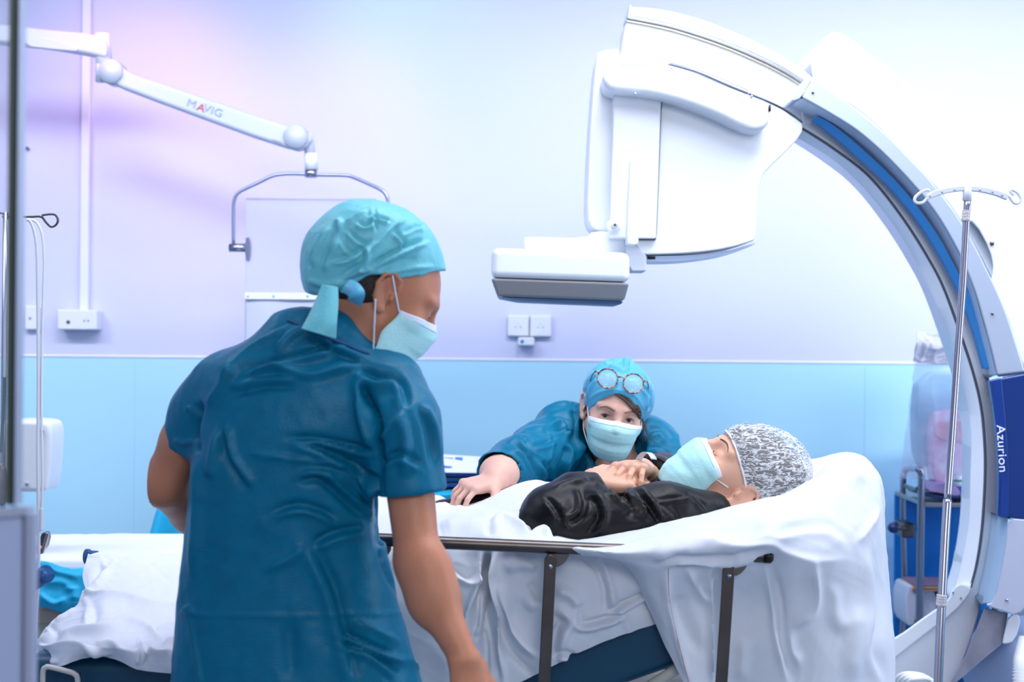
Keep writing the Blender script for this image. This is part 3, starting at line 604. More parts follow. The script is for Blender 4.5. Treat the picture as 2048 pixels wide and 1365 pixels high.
frustum('detector_skirt', [dpt(174, 1187, yd + .002), dpt(766, 1207, yd + .002), dpt(744, 1284, yd + 0.02), dpt(202, 1264, yd + 0.02)], 0.34, M_grey, bevel=0.008)
frustum('detector_window', [dpt(222, 1268, yd + .035), dpt(740, 1286, yd + .035), dpt(730, 1299, yd + 0.05), dpt(290, 1281, yd + 0.05)], 0.28, mat('slate_detector_window', '5F6C90', 0.4), bevel=0.003)

# white cables on the floor-side support
t = thing('cable_bundle', P(1830, 1370, 3.6), 'looped white cables lying at the foot of the C-arm', 'cable')
for k in range(4):
    pts = [P(1780 + k * 4, 1385, 3.72), P(1800 + 8 * k, 1352 + 3 * k, 3.70 - .01 * k), P(1838 + 6 * k, 1350 + 3 * k, 3.69), P(1868, 1366 + 2 * k, 3.70), P(1900, 1395, 3.74)]
    mk('cable', *g_tube(crom(pts, 8), 0.006, 10), M_white2, t)
# ================================================================ angiography table, left
def slab(name, x0, x1, Y0, Y1, z0, z1, m, parent=None, bevel=0.006):
    return mk(name, *g_box(((x0 + x1) / 2, (Y0 + Y1) / 2, (z0 + z1) / 2), (x1 - x0, Y1 - Y0, z1 - z0)), m, parent, smooth=False, bevel=bevel)
tx0, tx1 = P(40, 0, 4.2)[0], P(900, 0, 4.2)[0]
at = thing('examination_table', ((tx0 + tx1) / 2, 4.05, 0), 'beige railed examination table under white sheet behind the gurney foot', 'table')
slab('tabletop', tx0, tx1, 3.82, 4.3, 0.735, 0.80, M_matt, at, 0.015)
slab('side_rail', tx0, tx1, 3.78, 3.81, 0.655, 0.70, mat('beige_rail', 'A79C93', 0.4), at, 0.004)
slab('underframe', tx0 + 0.1, tx1 - 0.1, 3.86, 4.26, 0.60, 0.735, M_cream, at)
slab('pedestal', -0.75, -0.35, 3.9, 4.2, 0.05, 0.6, M_white2, at, 0.02); slab('foot_plate', -0.95, -0.15, 3.86, 4.26, 0, 0.05, M_white2, at, 0.01)
ctrl = [[(x, y + dy, Y) for x, dy in ((30, 2), (75, 0), (170, 0), (215, -5 if i == 0 else 0), (300, 0), (420, 0), (640, 0), (900, 0))] for i, (y, Y) in enumerate(((1085, 4.33), (1071, 4.3), (1073, 4.25), (1090, 4.08), (1109, 3.9), (1118, 3.81), (1133, 3.79), (1150, 3.79)))]
V, F = grid_sheet(ctrl, 10); V, F = V, face_cam(V, F)
V = wrinkle(V, F, 14, 0.004, 3, ridged=False)
ws = mk('bed_sheet', V, F, M_sheet, solid=0.003); tag(ws, 'smooth white sheet covering the examination table behind the gurney foot', 'sheet')
# cyan drape hanging over the near edge
t4a = T(0, 1000, 3.74)
ctrl = [[(x, y, Y) for x, y in zip((50, 90, 125, 160, 190, 220), ys_)] for ys_, Y in (((1121, 1122, 1130, 1135, 1136, 1137), 3.80), ((1128, 1130, 1140, 1146, 1147, 1148), 3.765), ((1160, 1165, 1172, 1180, 1185, 1190), 3.755), ((1190, 1196, 1200, 1208, 1215, 1222), 3.745), ((1212, 1216, 1226, 1222, 1240, 1250), 3.75))]
V, F = grid_sheet(ctrl, 12); F = face_cam(V, F)
V = creases(V, F, [(t4a([(290, 700), (400, 770), (500, 740)]), 9, 0.012, 'w'), (t4a([(300, 620), (480, 620), (520, 700)]), 9, 0.010, 'r'), (t4a([(380, 480), (430, 520), (600, 560)]), 7, 0.010, 'c'), (t4a([(560, 640), (560, 760)]), 8, 0.01, 'r')])
V = wrinkle(V, F, 25, 0.004, 5); cd = mk('drape', V, F, M_cyan, solid=0.002); tag(cd, 'cyan paper drape hanging over the near edge of the examination table', 'drape')
# white clamp holder with control on the table rail
t = thing('rail_clamp', P(86, 1100, 3.78), 'dark metal clamp with round knob hanging on the tubing at the table edge', 'clamp')
prism('clamp_body', [(84, 1064), (97, 1068), (90, 1102), (76, 1100), (76, 1085)], 3.74, 0.03, M_steelD, t, rnd=1, bevel=0.003)
mk('clamp_knob', *g_cyl(P(78, 1098, 3.73), P(78, 1098, 3.76), 0.009, 20), mat('brass_knob', 'B79A80', 0.3, metal=0.8), t)
prism('clamp_lever', [(92, 1066), (98, 1067), (86, 1108), (78, 1110)], 3.735, 0.012, M_steel, t, rnd=0, bevel=0.002)

# instrument table with cyan drape behind
it = thing('instrument_table', (P(620, 0, 4.65)[0], 4.75, 0), 'draped cyan instrument table standing against the blue wall', 'table')
ix0, ix1 = P(318, 0, 4.6)[0], P(1040, 0, 4.6)[0]; itz = P(900, 985, 4.45)[2]
slab('tabletop', ix0 + .04, ix1 - .04, 4.50, 4.80, itz - 0.03, itz - 0.012, M_steel, it)
for x in (ix0 + 0.08, ix1 - 0.08):
    for y in (4.54, 4.76): mk('leg', *g_cyl((x, y, 0.0), (x, y, itz - 0.03), 0.014, 16), M_chrome, it)
rows = [(985, 4.82, 40), (984, 4.75, 30), (984, 4.6, 12), (986, 4.48, 5), (1005, 4.46, 0), (1050, 4.455, -14), (1110, 4.45, -26), (1180, 4.45, -32)]
ctrl = []
for y, Y, ox in rows:
    yy = 682.5 + (985 - 682.5) * 4.48 / Y if Y > 4.47 else y
    ctrl.append([(x, yy, Y) for x in (318 + ox, 325 + ox, 345, 370, 420, 480, 560, 640, 720, 800, 860, 930, 990, 1040)])
for r in (4, 5, 6, 7):
    for c in range(14): ctrl[r][c] = (ctrl[r][c][0], ctrl[r][c][1], ctrl[r][c][2] + 0.03 * math.sin(c * 2.4 + r * .3))
V, F = grid_sheet(ctrl, 8); F = face_cam(V, F); V = wrinkle(V, F, 16, 0.006, 9)
dp = mk('table_drape', V, F, M_cyan, it, solid=0.002)
fo = [('dark blue plastic folder lying at the bottom of the stack on the cyan table', 0, 0.0, 0.017, 0.0), ('thin navy folder in the middle of the stack on the cyan table', 1, 0.017, 0.017, 0.08), ('navy folder topped by the printed sheet on the cyan table', 2, 0.034, 0.017, -0.05)]
fc = P(905, 975, 4.6)
for lb, i, z0, h, a in fo:
    ca, sa = math.cos(a), math.sin(a)
    o = mk('folder', *g_box((fc[0] + 0.008 * i, 4.62, itz + 0.006 + z0 + h / 2), (0.30, 0.2, h * 0.8), [[ca, -sa, 0], [sa, ca, 0], [0, 0, 1]]), mat('folder_navy', '0F3F86', 0.3, coat=0.4) if i != 1 else mat('folder_teal', '0E4E7C', 0.3), smooth=False, bevel=0.004)
    tag(o, lb, 'folder', 'folders on the cyan table')
pz = itz + 0.056
pp = thing('printed_sheet', (fc[0], 4.6, pz), 'white printed sheet with blue figure lying on the folders', 'paper')
V, F = grid_sheet([[(868 + 4 * 0, 0, 0)] * 2] * 2, 2)
A = [np.array([fc[0] - 0.15, 4.72, pz + 0.045]), np.array([fc[0] + 0.16, 4.72, pz + 0.03]), np.array([fc[0] + 0.15, 4.5, pz]), np.array([fc[0] - 0.14, 4.5, pz + 0.002])]
mk('paper', A, [[0, 1, 2, 3]], mat('printed_paper', 'EDF0FB', 0.6), pp, solid=0.002, smooth=False)
def onp(u, v): return A[3] * (1 - u) * (1 - v) + A[2] * u * (1 - v) + A[1] * u * v + A[0] * (1 - u) * v + [0, -0.002, 0.0025]
for (u0, u1, v0, v1) in ((0.35, 0.48, 0.2, 0.8), (0.42, 0.62, 0.42, 0.62), (0.5, 0.58, 0.62, 0.85)):
    mk('printed_figure', [onp(u0, v0), onp(u1, v0), onp(u1, v1), onp(u0, v1)], [[0, 1, 2, 3]], mat('print_blue', '3C78C8', 0.6), pp, smooth=False)

# ================================================================ gurney
gy0, gy1 = 2.76, 3.42
gx0, gx1 = P(84, 0, 2.85)[0], P(1770, 0, 2.9)[0]
gu = thing('gurney', ((gx0 + gx1) / 2, 3.08, 0), 'hospital gurney with dark teal mattress and steel side rail carrying the patient', 'gurney')
mz = P(300, 1316, gy0)[2]
slab('mattress', gx0, P(1120, 0, 2.8)[0], gy0, gy1, mz - 0.11, mz, M_matt, gu, 0.03)
slab('mattress_seam', P(172, 0, gy0)[0] - .001, P(172, 0, gy0)[0] + .001, gy0 - 0.001, gy0 + 0.004, mz - 0.1, mz - 0.03, M_black, gu, 0)
# raised back section
V = []
for x, y in ((1000, 1330), (1345, 1222), (1640, 1040), (1660, 1150), (1370, 1330), (1060, 1440)):
    V.append(P(x, y, gy0 + 0.01))
n = len(V); V = np.array(V + [v + [0, gy1 - gy0 - 0.02, 0] for v in V])
mk('raised_back_cushion', V, [list(range(n)), [n + i for i in range(n)][::-1]] + [[i, n + i, n + (i + 1) % n, (i + 1) % n] for i in range(n)], M_matt, gu, bevel=0.02)
rod('back_frame_tube', [P(1270, 1392, gy0), P(1362, 1334, gy0), P(1500, 1262, gy0 + .05)], 0.011, M_cream, gu)
rod('back_strut', [P(1330, 1340, gy0 + .2), P(1420, 1336, gy0 + .2)], 0.006, M_chrome, gu)
fz = mz - 0.17
for y in (gy0 + 0.03, gy1 - 0.03): rod('frame_beam', [[gx0 + 0.1, y, fz], [gx1 - 0.15, y, fz]], 0.022, M_cream, gu)
for x in (gx0 + 0.12, gx1 - 0.2): rod('cross_beam', [[x, gy0 + 0.03, fz], [x, gy1 - 0.03, fz]], 0.02, M_cream, gu)
for x in (-0.55, 0.5):
    slab('lift_column', x - 0.06, x + 0.06, 3.02, 3.14, 0.2, fz, M_cream, gu, 0.01)
slab('base_cover', -0.85, 0.8, 2.9, 3.26, 0.13, 0.22, M_white2, gu, 0.02)
for x in (-0.8, 0.75):
    for y in (2.86, 3.32):
        w = mk('wheel', *g_cyl((x, y - 0.02, 0.075), (x, y + 0.02, 0.075), 0.075, 28), M_dgrey, gu); mk('fork', *g_box((x, y, 0.13), (0.05, 0.06, 0.06)), M_cream, w, bevel=0.006)
rod('foot_loop_handle', [P(x, y, gy0 - 0.04) for x, y in ((86, 1400), (86, 1345), (92, 1336), (100, 1335), (140, 1345), (150, 1350), (155, 1358), (156, 1400))], 0.0052, mat('cream_loop', 'D9D4CE', 0.35), gu, 12, 4)
M_bl = mat('blue_grip_cap', '0D4E86', 0.35)
rod('foot_grip', [P(176, 1115, 3.42), P(194, 1116, 3.42)], 0.0165, M_bl, gu, 20); rod('foot_grip', [P(92, 1150, 3.0), P(60, 1170, 2.99)], 0.0175, M_bl, gu, 20); rod('grip_end', [P(93, 1148, 2.985), P(89, 1151, 2.99)], 0.019, M_bl, gu, 20)
rod('grip_end', [P(172, 1114, 3.415), P(178, 1114, 3.42)], 0.0185, M_bl, gu, 20)
rod('foot_post', [P(60, 1165, 3.0), P(60, 1440, 3.0)], 0.012, M_cream, gu)
rod('foot_post', [P(200, 1118, 3.42), P(200, 1420, 3.42)], 0.012, M_cream, gu)
# side rail
ry = gy0 - 0.07
rod('side_rail_tube', [P(690, 1076, ry), P(880, 1086, ry), P(1160, 1098, ry), P(1534, 1114, ry)], 0.0122, M_steelD, gu, 20)
rod('rail_end_cap', [P(1528, 1113.7, ry), P(1541, 1114.2, ry), P(1546, 1114.4, ry)], np.array([0.0128, 0.0128, 0.008]), M_black, gu, 20)
for (xa_, ya, xb, yb) in ((1101, 1122, 1086, 1420), (1458, 1140, 1440, 1420), (745, 1110, 735, 1420)):
    a = P(xa_, ya, ry - 0.015); b_ = P(xb, yb, ry - 0.015); d = (b_ - a) / np.linalg.norm(b_ - a); s = np.cross(d, [0, 1, 0])
    w, th = 0.0112, 0.005; out = [a + s * w * math.cos(q) - d * w * math.sin(q) for q in np.linspace(0, math.pi, 9)] + [b_ - s * w, b_ + s * w]
    n = len(out); V = np.array(out + [v + [0, 2 * th, 0] for v in out])
    po = mk('rail_post', V, [list(range(n)), [n + i for i in range(n)][::-1]] + [[i, n + i, n + (i + 1) % n, (i + 1) % n] for i in range(n)], M_steelD, gu, bevel=0.002)
    mk('pivot_bolt', *g_cyl(a + d * 0.012 - [0, 0.003, 0], a + d * 0.012, 0.0045, 14), M_chrome, po)
    prism('rail_bracket', [(xa_ - 6, ya - 18), (xa_ + 38, ya - 20), (xa_ + 36, ya - 4), (xa_ + 20, ya + 12), (xa_ + 2, ya + 14), (xa_ - 8, ya + 2)], ry - 0.004, 0.012, mat('bracket_grey', '6E6A66', 0.4, metal=0.6), gu, rnd=1, bevel=0.002)

# ---- crumpled sheet at the gurney foot
tz = T(0, 1000, 3.74)
g = [[(176, 1108, 3.36), (210, 1104, 3.38), (270, 1104, 3.38), (330, 1108, 3.38), (400, 1112, 3.38), (470, 1112, 3.38)],
     [(165, 1150, 3.30), (205, 1140, 3.26), (265, 1138, 3.24), (330, 1144, 3.24), (400, 1150, 3.24), (470, 1150, 3.24)],
     [(166, 1186, 3.18), (205, 1185, 3.08), (265, 1190, 3.05), (330, 1204, 3.05), (400, 1216, 3.05), (470, 1216, 3.05)],
     [(148, 1216, 3.12), (190, 1215, 2.94), (255, 1226, 2.92), (320, 1236, 2.91), (400, 1242, 2.91), (470, 1242, 2.91)],
     [(112, 1236, 3.06), (160, 1246, 2.88), (235, 1258, 2.80), (310, 1268, 2.80), (400, 1268, 2.80), (470, 1268, 2.80)],
     [(88, 1262, 3.0), (140, 1272, 2.82), (225, 1276, 2.75), (300, 1288, 2.74), (400, 1292, 2.74), (470, 1292, 2.74)],
     [(74, 1292, 2.95), (120, 1302, 2.76), (215, 1296, 2.70), (290, 1306, 2.70), (400, 1318, 2.70), (470, 1318, 2.70)],
     [(94, 1322, 2.90), (118, 1334, 2.74), (200, 1310, 2.73), (284, 1342, 2.70), (400, 1350, 2.69), (470, 1350, 2.69)]]
V, F = grid_sheet(g, 22); F = face_cam(V, F)
V = creases(V, F, [(tz([(620, 690), (900, 760), (1200, 840), (1360, 800)]), 10, 0.030, 'w'), (tz([(625, 690), (700, 620), (800, 500)]), 10, 0.016, 'c'),
    (tz([(620, 740), (660, 800), (640, 960)]), 7, 0.014, 'r'), (tz([(700, 760), (690, 960)]), 12, -0.012, 'r'), (tz([(400, 900), (500, 840), (560, 800)]), 6, 0.016, 'c'),
    (tz([(360, 960), (400, 1010), (300, 1090)]), 7, 0.016, 'c'), (tz([(440, 1060), (560, 1000), (760, 1000), (930, 950)]), 6, 0.020, 'r'), (tz([(450, 1070), (700, 1060), (900, 1060), (1080, 1120)]), 5, -0.014, 's'),
    (tz([(660, 980), (900, 930), (1080, 970), (1220, 1070)]), 6, 0.020, 'w'), (tz([(1160, 1000), (1230, 960), (1340, 940)]), 6, 0.016, 'w'), (tz([(1210, 1080), (1280, 1050), (1340, 1060)]), 5, 0.014, 'c'),
    (tz([(1060, 1060), (1080, 1160), (1050, 1250)]), 6, 0.018, 'c'), (tz([(1090, 1110), (1170, 1150), (1340, 1150)]), 5, 0.014, 'w'), (tz([(290, 1080), (380, 1110), (600, 1110), (840, 1150)]), 6, 0.02, 'w'),
    (tz([(330, 1150), (430, 1240)]), 6, 0.012, 'r'), (tz([(1040, 440), (1160, 510), (1290, 640)]), 3, -0.004, 's'), (tz([(660, 410), (720, 415), (920, 395)]), 3, 0.006, 'c'), (tz([(700, 1100), (800, 1080), (900, 1110)]), 4, 0.012, 'r')])
V = relax(V, F, .6); V = wrinkle(V, F, 22, 0.004, 4); fs = mk('bed_sheet', V, F, M_sheet, solid=0.003); tag(fs, 'crumpled white sheet bunched over the mattress at the gurney foot', 'sheet')

# ---- sheet over the raised back and hanging at the near side
t2 = T(1300, 900, 2.936)
# columns from x=1000 (tucked under the elbow) to the right end; rows from far side over the top to the hem
cols = [  # (far top, middle, near crest, fold edge, below fold, mid drape, low drape, hem)
 [(1200, 1030, 3.36), (1110, 1068, 3.05), (1010, 1076, 2.80), (1008, 1084, 2.705), (1012, 1096, 2.72), (1030, 1100, 2.75), (1050, 1104, 2.76), (1060, 1108, 2.77)],
 [(1280, 1010, 3.36), (1230, 1060, 3.05), (1130, 1083, 2.80), (1100, 1086, 2.70), (1110, 1106, 2.70), (1130, 1112, 2.74), (1140, 1116, 2.76), (1150, 1120, 2.77)],
 [(1360, 985, 3.36), (1330, 1045, 3.06), (1250, 1066, 2.80), (1230, 1098, 2.662), (1232, 1120, 2.662), (1240, 1126, 2.70), (1245, 1130, 2.76), (1250, 1134, 2.77)],
 [(1440, 960, 3.38), (1410, 1026, 3.08), (1340, 1045, 2.80), (1330, 1090, 2.662), (1327, 1132, 2.662), (1330, 1200, 2.70), (1348, 1290, 2.71), (1372, 1380, 2.71)],
 [(1520, 940, 3.38), (1480, 1015, 3.10), (1400, 1031, 2.80), (1390, 1088, 2.662), (1390, 1128, 2.668), (1392, 1200, 2.71), (1400, 1290, 2.715), (1415, 1392, 2.72)],
 [(1580, 925, 3.38), (1560, 1000, 3.10), (1480, 1010, 2.80), (1470, 1070, 2.70), (1470, 1104, 2.66), (1460, 1200, 2.74), (1462, 1290, 2.75), (1465, 1400, 2.75)],
 [(1630, 916, 3.38), (1615, 978, 3.12), (1560, 990, 2.84), (1548, 1050, 2.71), (1545, 1088, 2.67), (1530, 1200, 2.75), (1530, 1300, 2.74), (1532, 1400, 2.74)],
 [(1662, 908, 3.38), (1650, 935, 3.16), (1625, 965, 2.88), (1605, 1050, 2.74), (1600, 1110, 2.70), (1590, 1200, 2.73), (1590, 1300, 2.74), (1590, 1400, 2.73)],
 [(1690, 904, 3.40), (1692, 908, 3.20), (1690, 940, 2.92), (1680, 1040, 2.78), (1675, 1120, 2.73), (1660, 1200, 2.75), (1655, 1300, 2.74), (1655, 1400, 2.74)],
 [(1722, 910, 3.40), (1728, 914, 3.25), (1738, 950, 3.00), (1738, 1040, 2.84), (1735, 1120, 2.80), (1728, 1200, 2.79), (1728, 1300, 2.78), (1730, 1400, 2.78)],
 [(1742, 925, 3.42), (1750, 938, 3.30), (1762, 965, 3.10), (1768, 1040, 2.95), (1770, 1120, 2.92), (1772, 1200, 2.90), (1780, 1290, 2.88), (1784, 1400, 2.88)],
 [(1746, 940, 3.46), (1756, 960, 3.40), (1766, 1000, 3.30), (1770, 1060, 3.15), (1775, 1120, 3.1), (1782, 1200, 3.08), (1791, 1290, 3.05), (1788, 1400, 3.05)]]
g = [[cols[c][r] for c in range(len(cols))] for r in range(8)]
V, F = grid_sheet(g, 22); F = face_cam(V, F)
S2 = [(t2([(0, 560), (250, 545), (480, 570), (700, 550), (800, 600), (960, 650), (1160, 645)]), 10, 0.012, 'w'),
      (t2([(0, 620), (200, 600), (420, 560)]), 14, 0.010, 'r'), (t2([(60, 680), (180, 640), (420, 660), (540, 640), (700, 590)]), 7, 0.014, 'c'),
      (t2([(900, 270), (1050, 360), (1230, 515)]), 3.5, 0.004, 'c'), (t2([(900, 180), (1100, 110), (1280, 190)]), 14, 0.010, 'r'), (t2([(900, 225), (1020, 160), (1150, 90)]), 8, -0.010, 's'),
      (t2([(600, 450), (800, 430), (1000, 400)]), 14, 0.008, 'r'), (t2([(700, 520), (900, 470), (1060, 470), (1160, 560)]), 12, 0.006, 'c'),
      (t2([(960, 640), (980, 800), (960, 960), (830, 1050)]), 12, 0.016, 'w'), (t2([(1080, 780), (1080, 960), (1140, 1060)]), 14, 0.010, 'r'),
      (t2([(690, 680), (740, 900), (760, 1120), (830, 1365)]), 9, 0.013, 'c'), (t2([(1300, 560), (1320, 900), (1290, 1180), (1380, 1365)]), 14, 0.010, 'c'),
      (t2([(820, 1060), (820, 1200), (900, 1240)]), 12, 0.010, 'r'), (t2([(370, 690), (375, 900), (380, 1200), (385, 1365)]), 7, 0.016, 'c'),
      (t2([(210, 690), (300, 850), (340, 900)]), 7, 0.010, 'r'), (t2([(90, 700), (110, 900), (170, 1150), (230, 1365)]), 7, 0.010, 'r'), (t2([(150, 850), (200, 1000), (300, 1200)]), 14, -0.010, 'r'),
      (t2([(1210, 560), (1370, 330)]), 9, 0.010, 'w'), (t2([(560, 1100), (520, 1365)]), 16, 0.010, 'r'), (t2([(1200, 900), (1180, 1365)]), 18, 0.012, 'r')]
S2 = [(a_, b_, c_ * 1.2, d_) for a_, b_, c_, d_ in S2]; V = creases(V, F, S2)
for _ in range(6): V = relax(V, F, .6)
V = V + 0; V = wrinkle(V, F, 9, 0.007, 11, (1, 1, .6)); V = wrinkle(V, F, 24, 0.0025, 12)
bs = mk('bed_sheet', V, F, M_sheetD, solid=0.003); tag(bs, 'white sheet draped over the raised gurney back, hanging to the right of the patient', 'sheet')
# red hem thread
hm = [(1332, 1136), (1334, 1200), (1353, 1290), (1378, 1385)]
B_bs = bvh(V, F); hp_ = [hit(B_bs, x + 5, y, 0.002) for x, y in crom(hm, 8)]; hp_ = [h for h in hp_ if h is not None]
if len(hp_) > 3: mk('hem_thread', *g_tube(np.array(hp_), 0.0007, 6), mat('red_thread', 'C98B88', 0.7), bs)
# ---- blanket over the legs and hanging behind the rail
t1 = T(850, 1000, 3.4133)
g = [[(720, 992, 3.36), (860, 990, 3.36), (900, 1000, 3.36), (950, 1004, 3.34), (1010, 980, 3.36), (1060, 966, 3.36), (1125, 966, 3.34), (1200, 970, 3.3), (1330, 1000, 3.3)],
     [(720, 1010, 3.2), (860, 1012, 3.2), (912, 1016, 3.2), (960, 1008, 3.18), (1015, 981, 3.18), (1070, 966, 3.2), (1130, 980, 3.2), (1220, 1010, 3.15), (1340, 1040, 3.1)],
     [(720, 1040, 2.98), (860, 1036, 2.98), (910, 1032, 2.96), (965, 1026, 2.96), (1020, 1012, 2.96), (1070, 1000, 2.98), (1130, 1010, 3.0), (1220, 1060, 2.95), (1340, 1090, 2.9)],
     [(720, 1066, 2.84), (860, 1060, 2.84), (910, 1056, 2.82), (965, 1050, 2.80), (1020, 1050, 2.82), (1070, 1050, 2.84), (1130, 1068, 2.84), (1220, 1100, 2.8), (1340, 1130, 2.8)],
     [(720, 1100, 2.76), (860, 1092, 2.76), (910, 1090, 2.755), (965, 1088, 2.75), (1020, 1088, 2.75), (1090, 1092, 2.76), (1150, 1100, 2.76), (1240, 1120, 2.76), (1350, 1150, 2.77)],
     [(720, 1160, 2.74), (856, 1160, 2.745), (910, 1160, 2.73), (965, 1160, 2.75), (1020, 1160, 2.73), (1090, 1160, 2.745), (1150, 1150, 2.74), (1240, 1160, 2.74), (1352, 1180, 2.775)],
     [(740, 1240, 2.74), (850, 1240, 2.735), (910, 1240, 2.745), (965, 1240, 2.73), (1020, 1240, 2.74), (1085, 1235, 2.73), (1150, 1220, 2.735), (1240, 1206, 2.74), (1352, 1205, 2.775)],
     [(780, 1310, 2.74), (850, 1320, 2.74), (900, 1320, 2.73), (950, 1320, 2.74), (1015, 1310, 2.73), (1080, 1300, 2.735), (1150, 1275, 2.735), (1240, 1248, 2.74), (1354, 1222, 2.775)],
     [(820, 1400, 2.74), (870, 1400, 2.74), (920, 1400, 2.74), (970, 1396, 2.73), (1030, 1372, 2.73), (1090, 1342, 2.735), (1155, 1308, 2.74), (1242, 1272, 2.745), (1356, 1236, 2.775)]]
V, F = grid_sheet(g, 24); F = face_cam(V, F)
S1 = [(t1([(410, 350), (370, 550), (330, 750), (300, 960)]), 7, 0.020, 'c'), (t1([(460, 350), (450, 600), (470, 850), (520, 1245)]), 7, -0.022, 'c'), (t1([(420, 350), (420, 700), (400, 1245)]), 9, -0.018, 'r'),
      (t1([(510, 560), (560, 800), (640, 960), (770, 1080)]), 9, 0.018, 'r'), (t1([(480, 800), (560, 1000), (740, 1200)]), 7, -0.014, 's'), (t1([(170, 470), (300, 550), (350, 500)]), 8, 0.014, 'c'),
      (t1([(560, 480), (640, 440), (760, 470)]), 10, 0.014, 'r'), (t1([(720, 560), (760, 640), (800, 700)]), 9, -0.014, 's'), (t1([(700, 640), (740, 720), (860, 640)]), 9, 0.012, 'r'),
      (t1([(1080, 370), (1190, 460), (1250, 640), (1250, 780)]), 7, -0.016, 'c'), (t1([(1160, 430), (1230, 520), (1260, 660)]), 6, -0.008, 's'), (t1([(1260, 780), (1340, 740), (1630, 600)]), 6, 0.012, 'c'),
      (t1([(1250, 640), (1340, 780), (1420, 940)]), 5, 0.008, 'r'), (t1([(1040, 740), (1060, 860), (1240, 830), (1340, 790)]), 7, 0.014, 'c'), (t1([(880, 620), (1000, 660), (1050, 740)]), 12, 0.012, 'r'),
      (t1([(870, 760), (960, 830), (930, 900), (880, 1060)]), 11, -0.014, 'c'), (t1([(900, 1100), (940, 1060), (1080, 1130)]), 7, 0.012, 'c'), (t1([(1240, 720), (1500, 700), (1630, 640)]), 12, -0.006, 'r'),
      (t1([(1160, 410), (1240, 400), (1400, 430)]), 5, 0.012, 'c'), (t1([(450, 180), (520, 150), (640, 200), (720, 260)]), 8, 0.016, 'w'), (t1([(450, 180), (440, 240)]), 6, -0.01, 'r'), (t1([(100, 200), (300, 150), (480, 110)]), 12, 0.012, 'r'),
      (t1([(480, 110), (620, 100), (720, 80)]), 8, 0.010, 'c'), (t1([(700, 240), (800, 200), (870, 260)]), 6, 0.012, 'c'), (t1([(30, 70), (160, 30), (290, 80)]), 9, 0.012, 'w'), (t1([(250, 940), (440, 946)]), 3, -0.006, 'r')]
S1 = [(a_, b_, c_ * 1.55, d_) for a_, b_, c_, d_ in S1]; V = creases(V, F, S1)
for _ in range(4): V = relax(V, F, .6)
V = V + 0; V = wrinkle(V, F, 12, 0.005, 21); bl = mk('blanket', V, F, M_sheetD, solid=0.003); tag(bl, 'white sheet over the patient\'s legs, gathered and hanging behind the steel side rail', 'sheet')
# pillow / raised back support under the sheet
fd = Field(axis(P(1560, 0, 3)[0], P(1790, 0, 3.2)[0], 0.012), axis(2.85, 3.5, 0.012), axis(0.6, 1.25, 0.012))
for yy in (2.98, 3.36): fd.cap(P(1692, 965, yy), P(1716, 1070, yy), 0.018, 0.022, k=0.08)
fd.ell(P(1680, 1000, 3.17), (0.03, 0.2, 0.04), k=0.05)
V, F = fd.mesh(2); mk('pillow', V, F, M_sheet); tag(bpy.data.objects['pillow'], 'white pillow bulging under the sheet behind the patient\'s head', 'pillow')

# ================================================================ stands and tubing
iv = thing('iv_pole', P(1876, 1420, 2.95) , 'thin chrome drip pole with white plastic bag hanger before the C-arm', 'drip pole')
pl = [P(1935, 396, 3.15), P(1926, 560, 3.12), P(1916, 700, 3.09), P(1904, 880, 3.05), P(1890, 1080, 3.0), P(1881, 1260, 2.96), P(1874, 1420, 2.93)]
rod('pole_tube', pl[:4] + [P(1895, 1000, 3.02)], 0.0078, M_chrome, iv, 16, 6); rod('lower_pole_tube', [P(1895, 1000, 3.02)] + pl[4:], 0.0092, M_chrome, iv, 16, 6)
e = P(1874, 1420, 2.93); rod('foot_tube', [e, [e[0] - 0.02, 2.93, 0.04]], 0.0095, M_chrome, iv, 16)
for k in range(5):
    a = 2 * math.pi * k / 5 + .3; c0 = np.array([e[0] - 0.02, 2.93, 0.09]); c1 = c0 + np.array([0.25 * math.cos(a), 0.25 * math.sin(a), -0.04])
    rod('foot', [c0, c1], 0.012, M_chrome, iv); mk('caster', *g_cyl(c1 + [0, -.012, -0.025], c1 + [0, .012, -0.025], 0.025, 18), M_dgrey, iv)
for (x, y, Y, h, r) in ((1932, 432, 3.14, 22, 0.0092), (1883, 1202, 2.965, 22, 0.0108)):
    a = P(x + 1, y - h / 2, Y); b_ = P(x - 1, y + h / 2, Y); q = np.linspace(a, b_, 12); rr = r + 0.0006 * np.cos(np.arange(12) * 2.1)
    mk('tape_band', *g_tube(q, rr, 20), mat('crinkled_tape', 'CFC9CC', 0.35, bump=(200, 0.5, 3)), iv)
hy = 3.15
rod('hanger_socket', [P(1935, 372, hy), P(1934, 402, hy)], 0.0098, M_white, iv, 20)
bar = t4([(700, 765), (760, 742), (842, 730), (930, 738), (1000, 758), (1020, 768)])
bo_ = t4([(690, 760), (725, 742), (780, 730), (842, 724), (905, 728), (970, 742), (1012, 758)]); bi_ = t4([(690, 782), (730, 766), (785, 752), (842, 746), (900, 750), (960, 764), (1005, 782)])
band('hanger_bar', bo_, bi_, hy - 0.006, hy - 0.006, 0.012, M_white, iv, bevel=0.003)
for x, y in ((703, 765), (750, 749), (799, 741), (898, 741), (947, 749), (985, 762)):
    q = P(1500 + x / 1.951, y / 1.951, hy - 0.0065); mk('hanger_hole', *g_cyl(q, q + [0, 0.002, 0], 0.0028, 14), mat('hole_shade', 'B9BDD0', 0.5), iv)
for pts in ([(700, 745), (690, 742), (665, 752), (645, 770), (643, 785), (655, 793), (675, 790), (690, 775)], [(1010, 765), (1020, 780), (1030, 792), (1045, 794), (1056, 782), (1054, 768), (1040, 750), (1022, 742), (1015, 748), (1030, 762)]):
    rod('hook', [P(x, y, hy) for x, y in t4(pts)], 0.0034, M_white, iv, 10, 5)

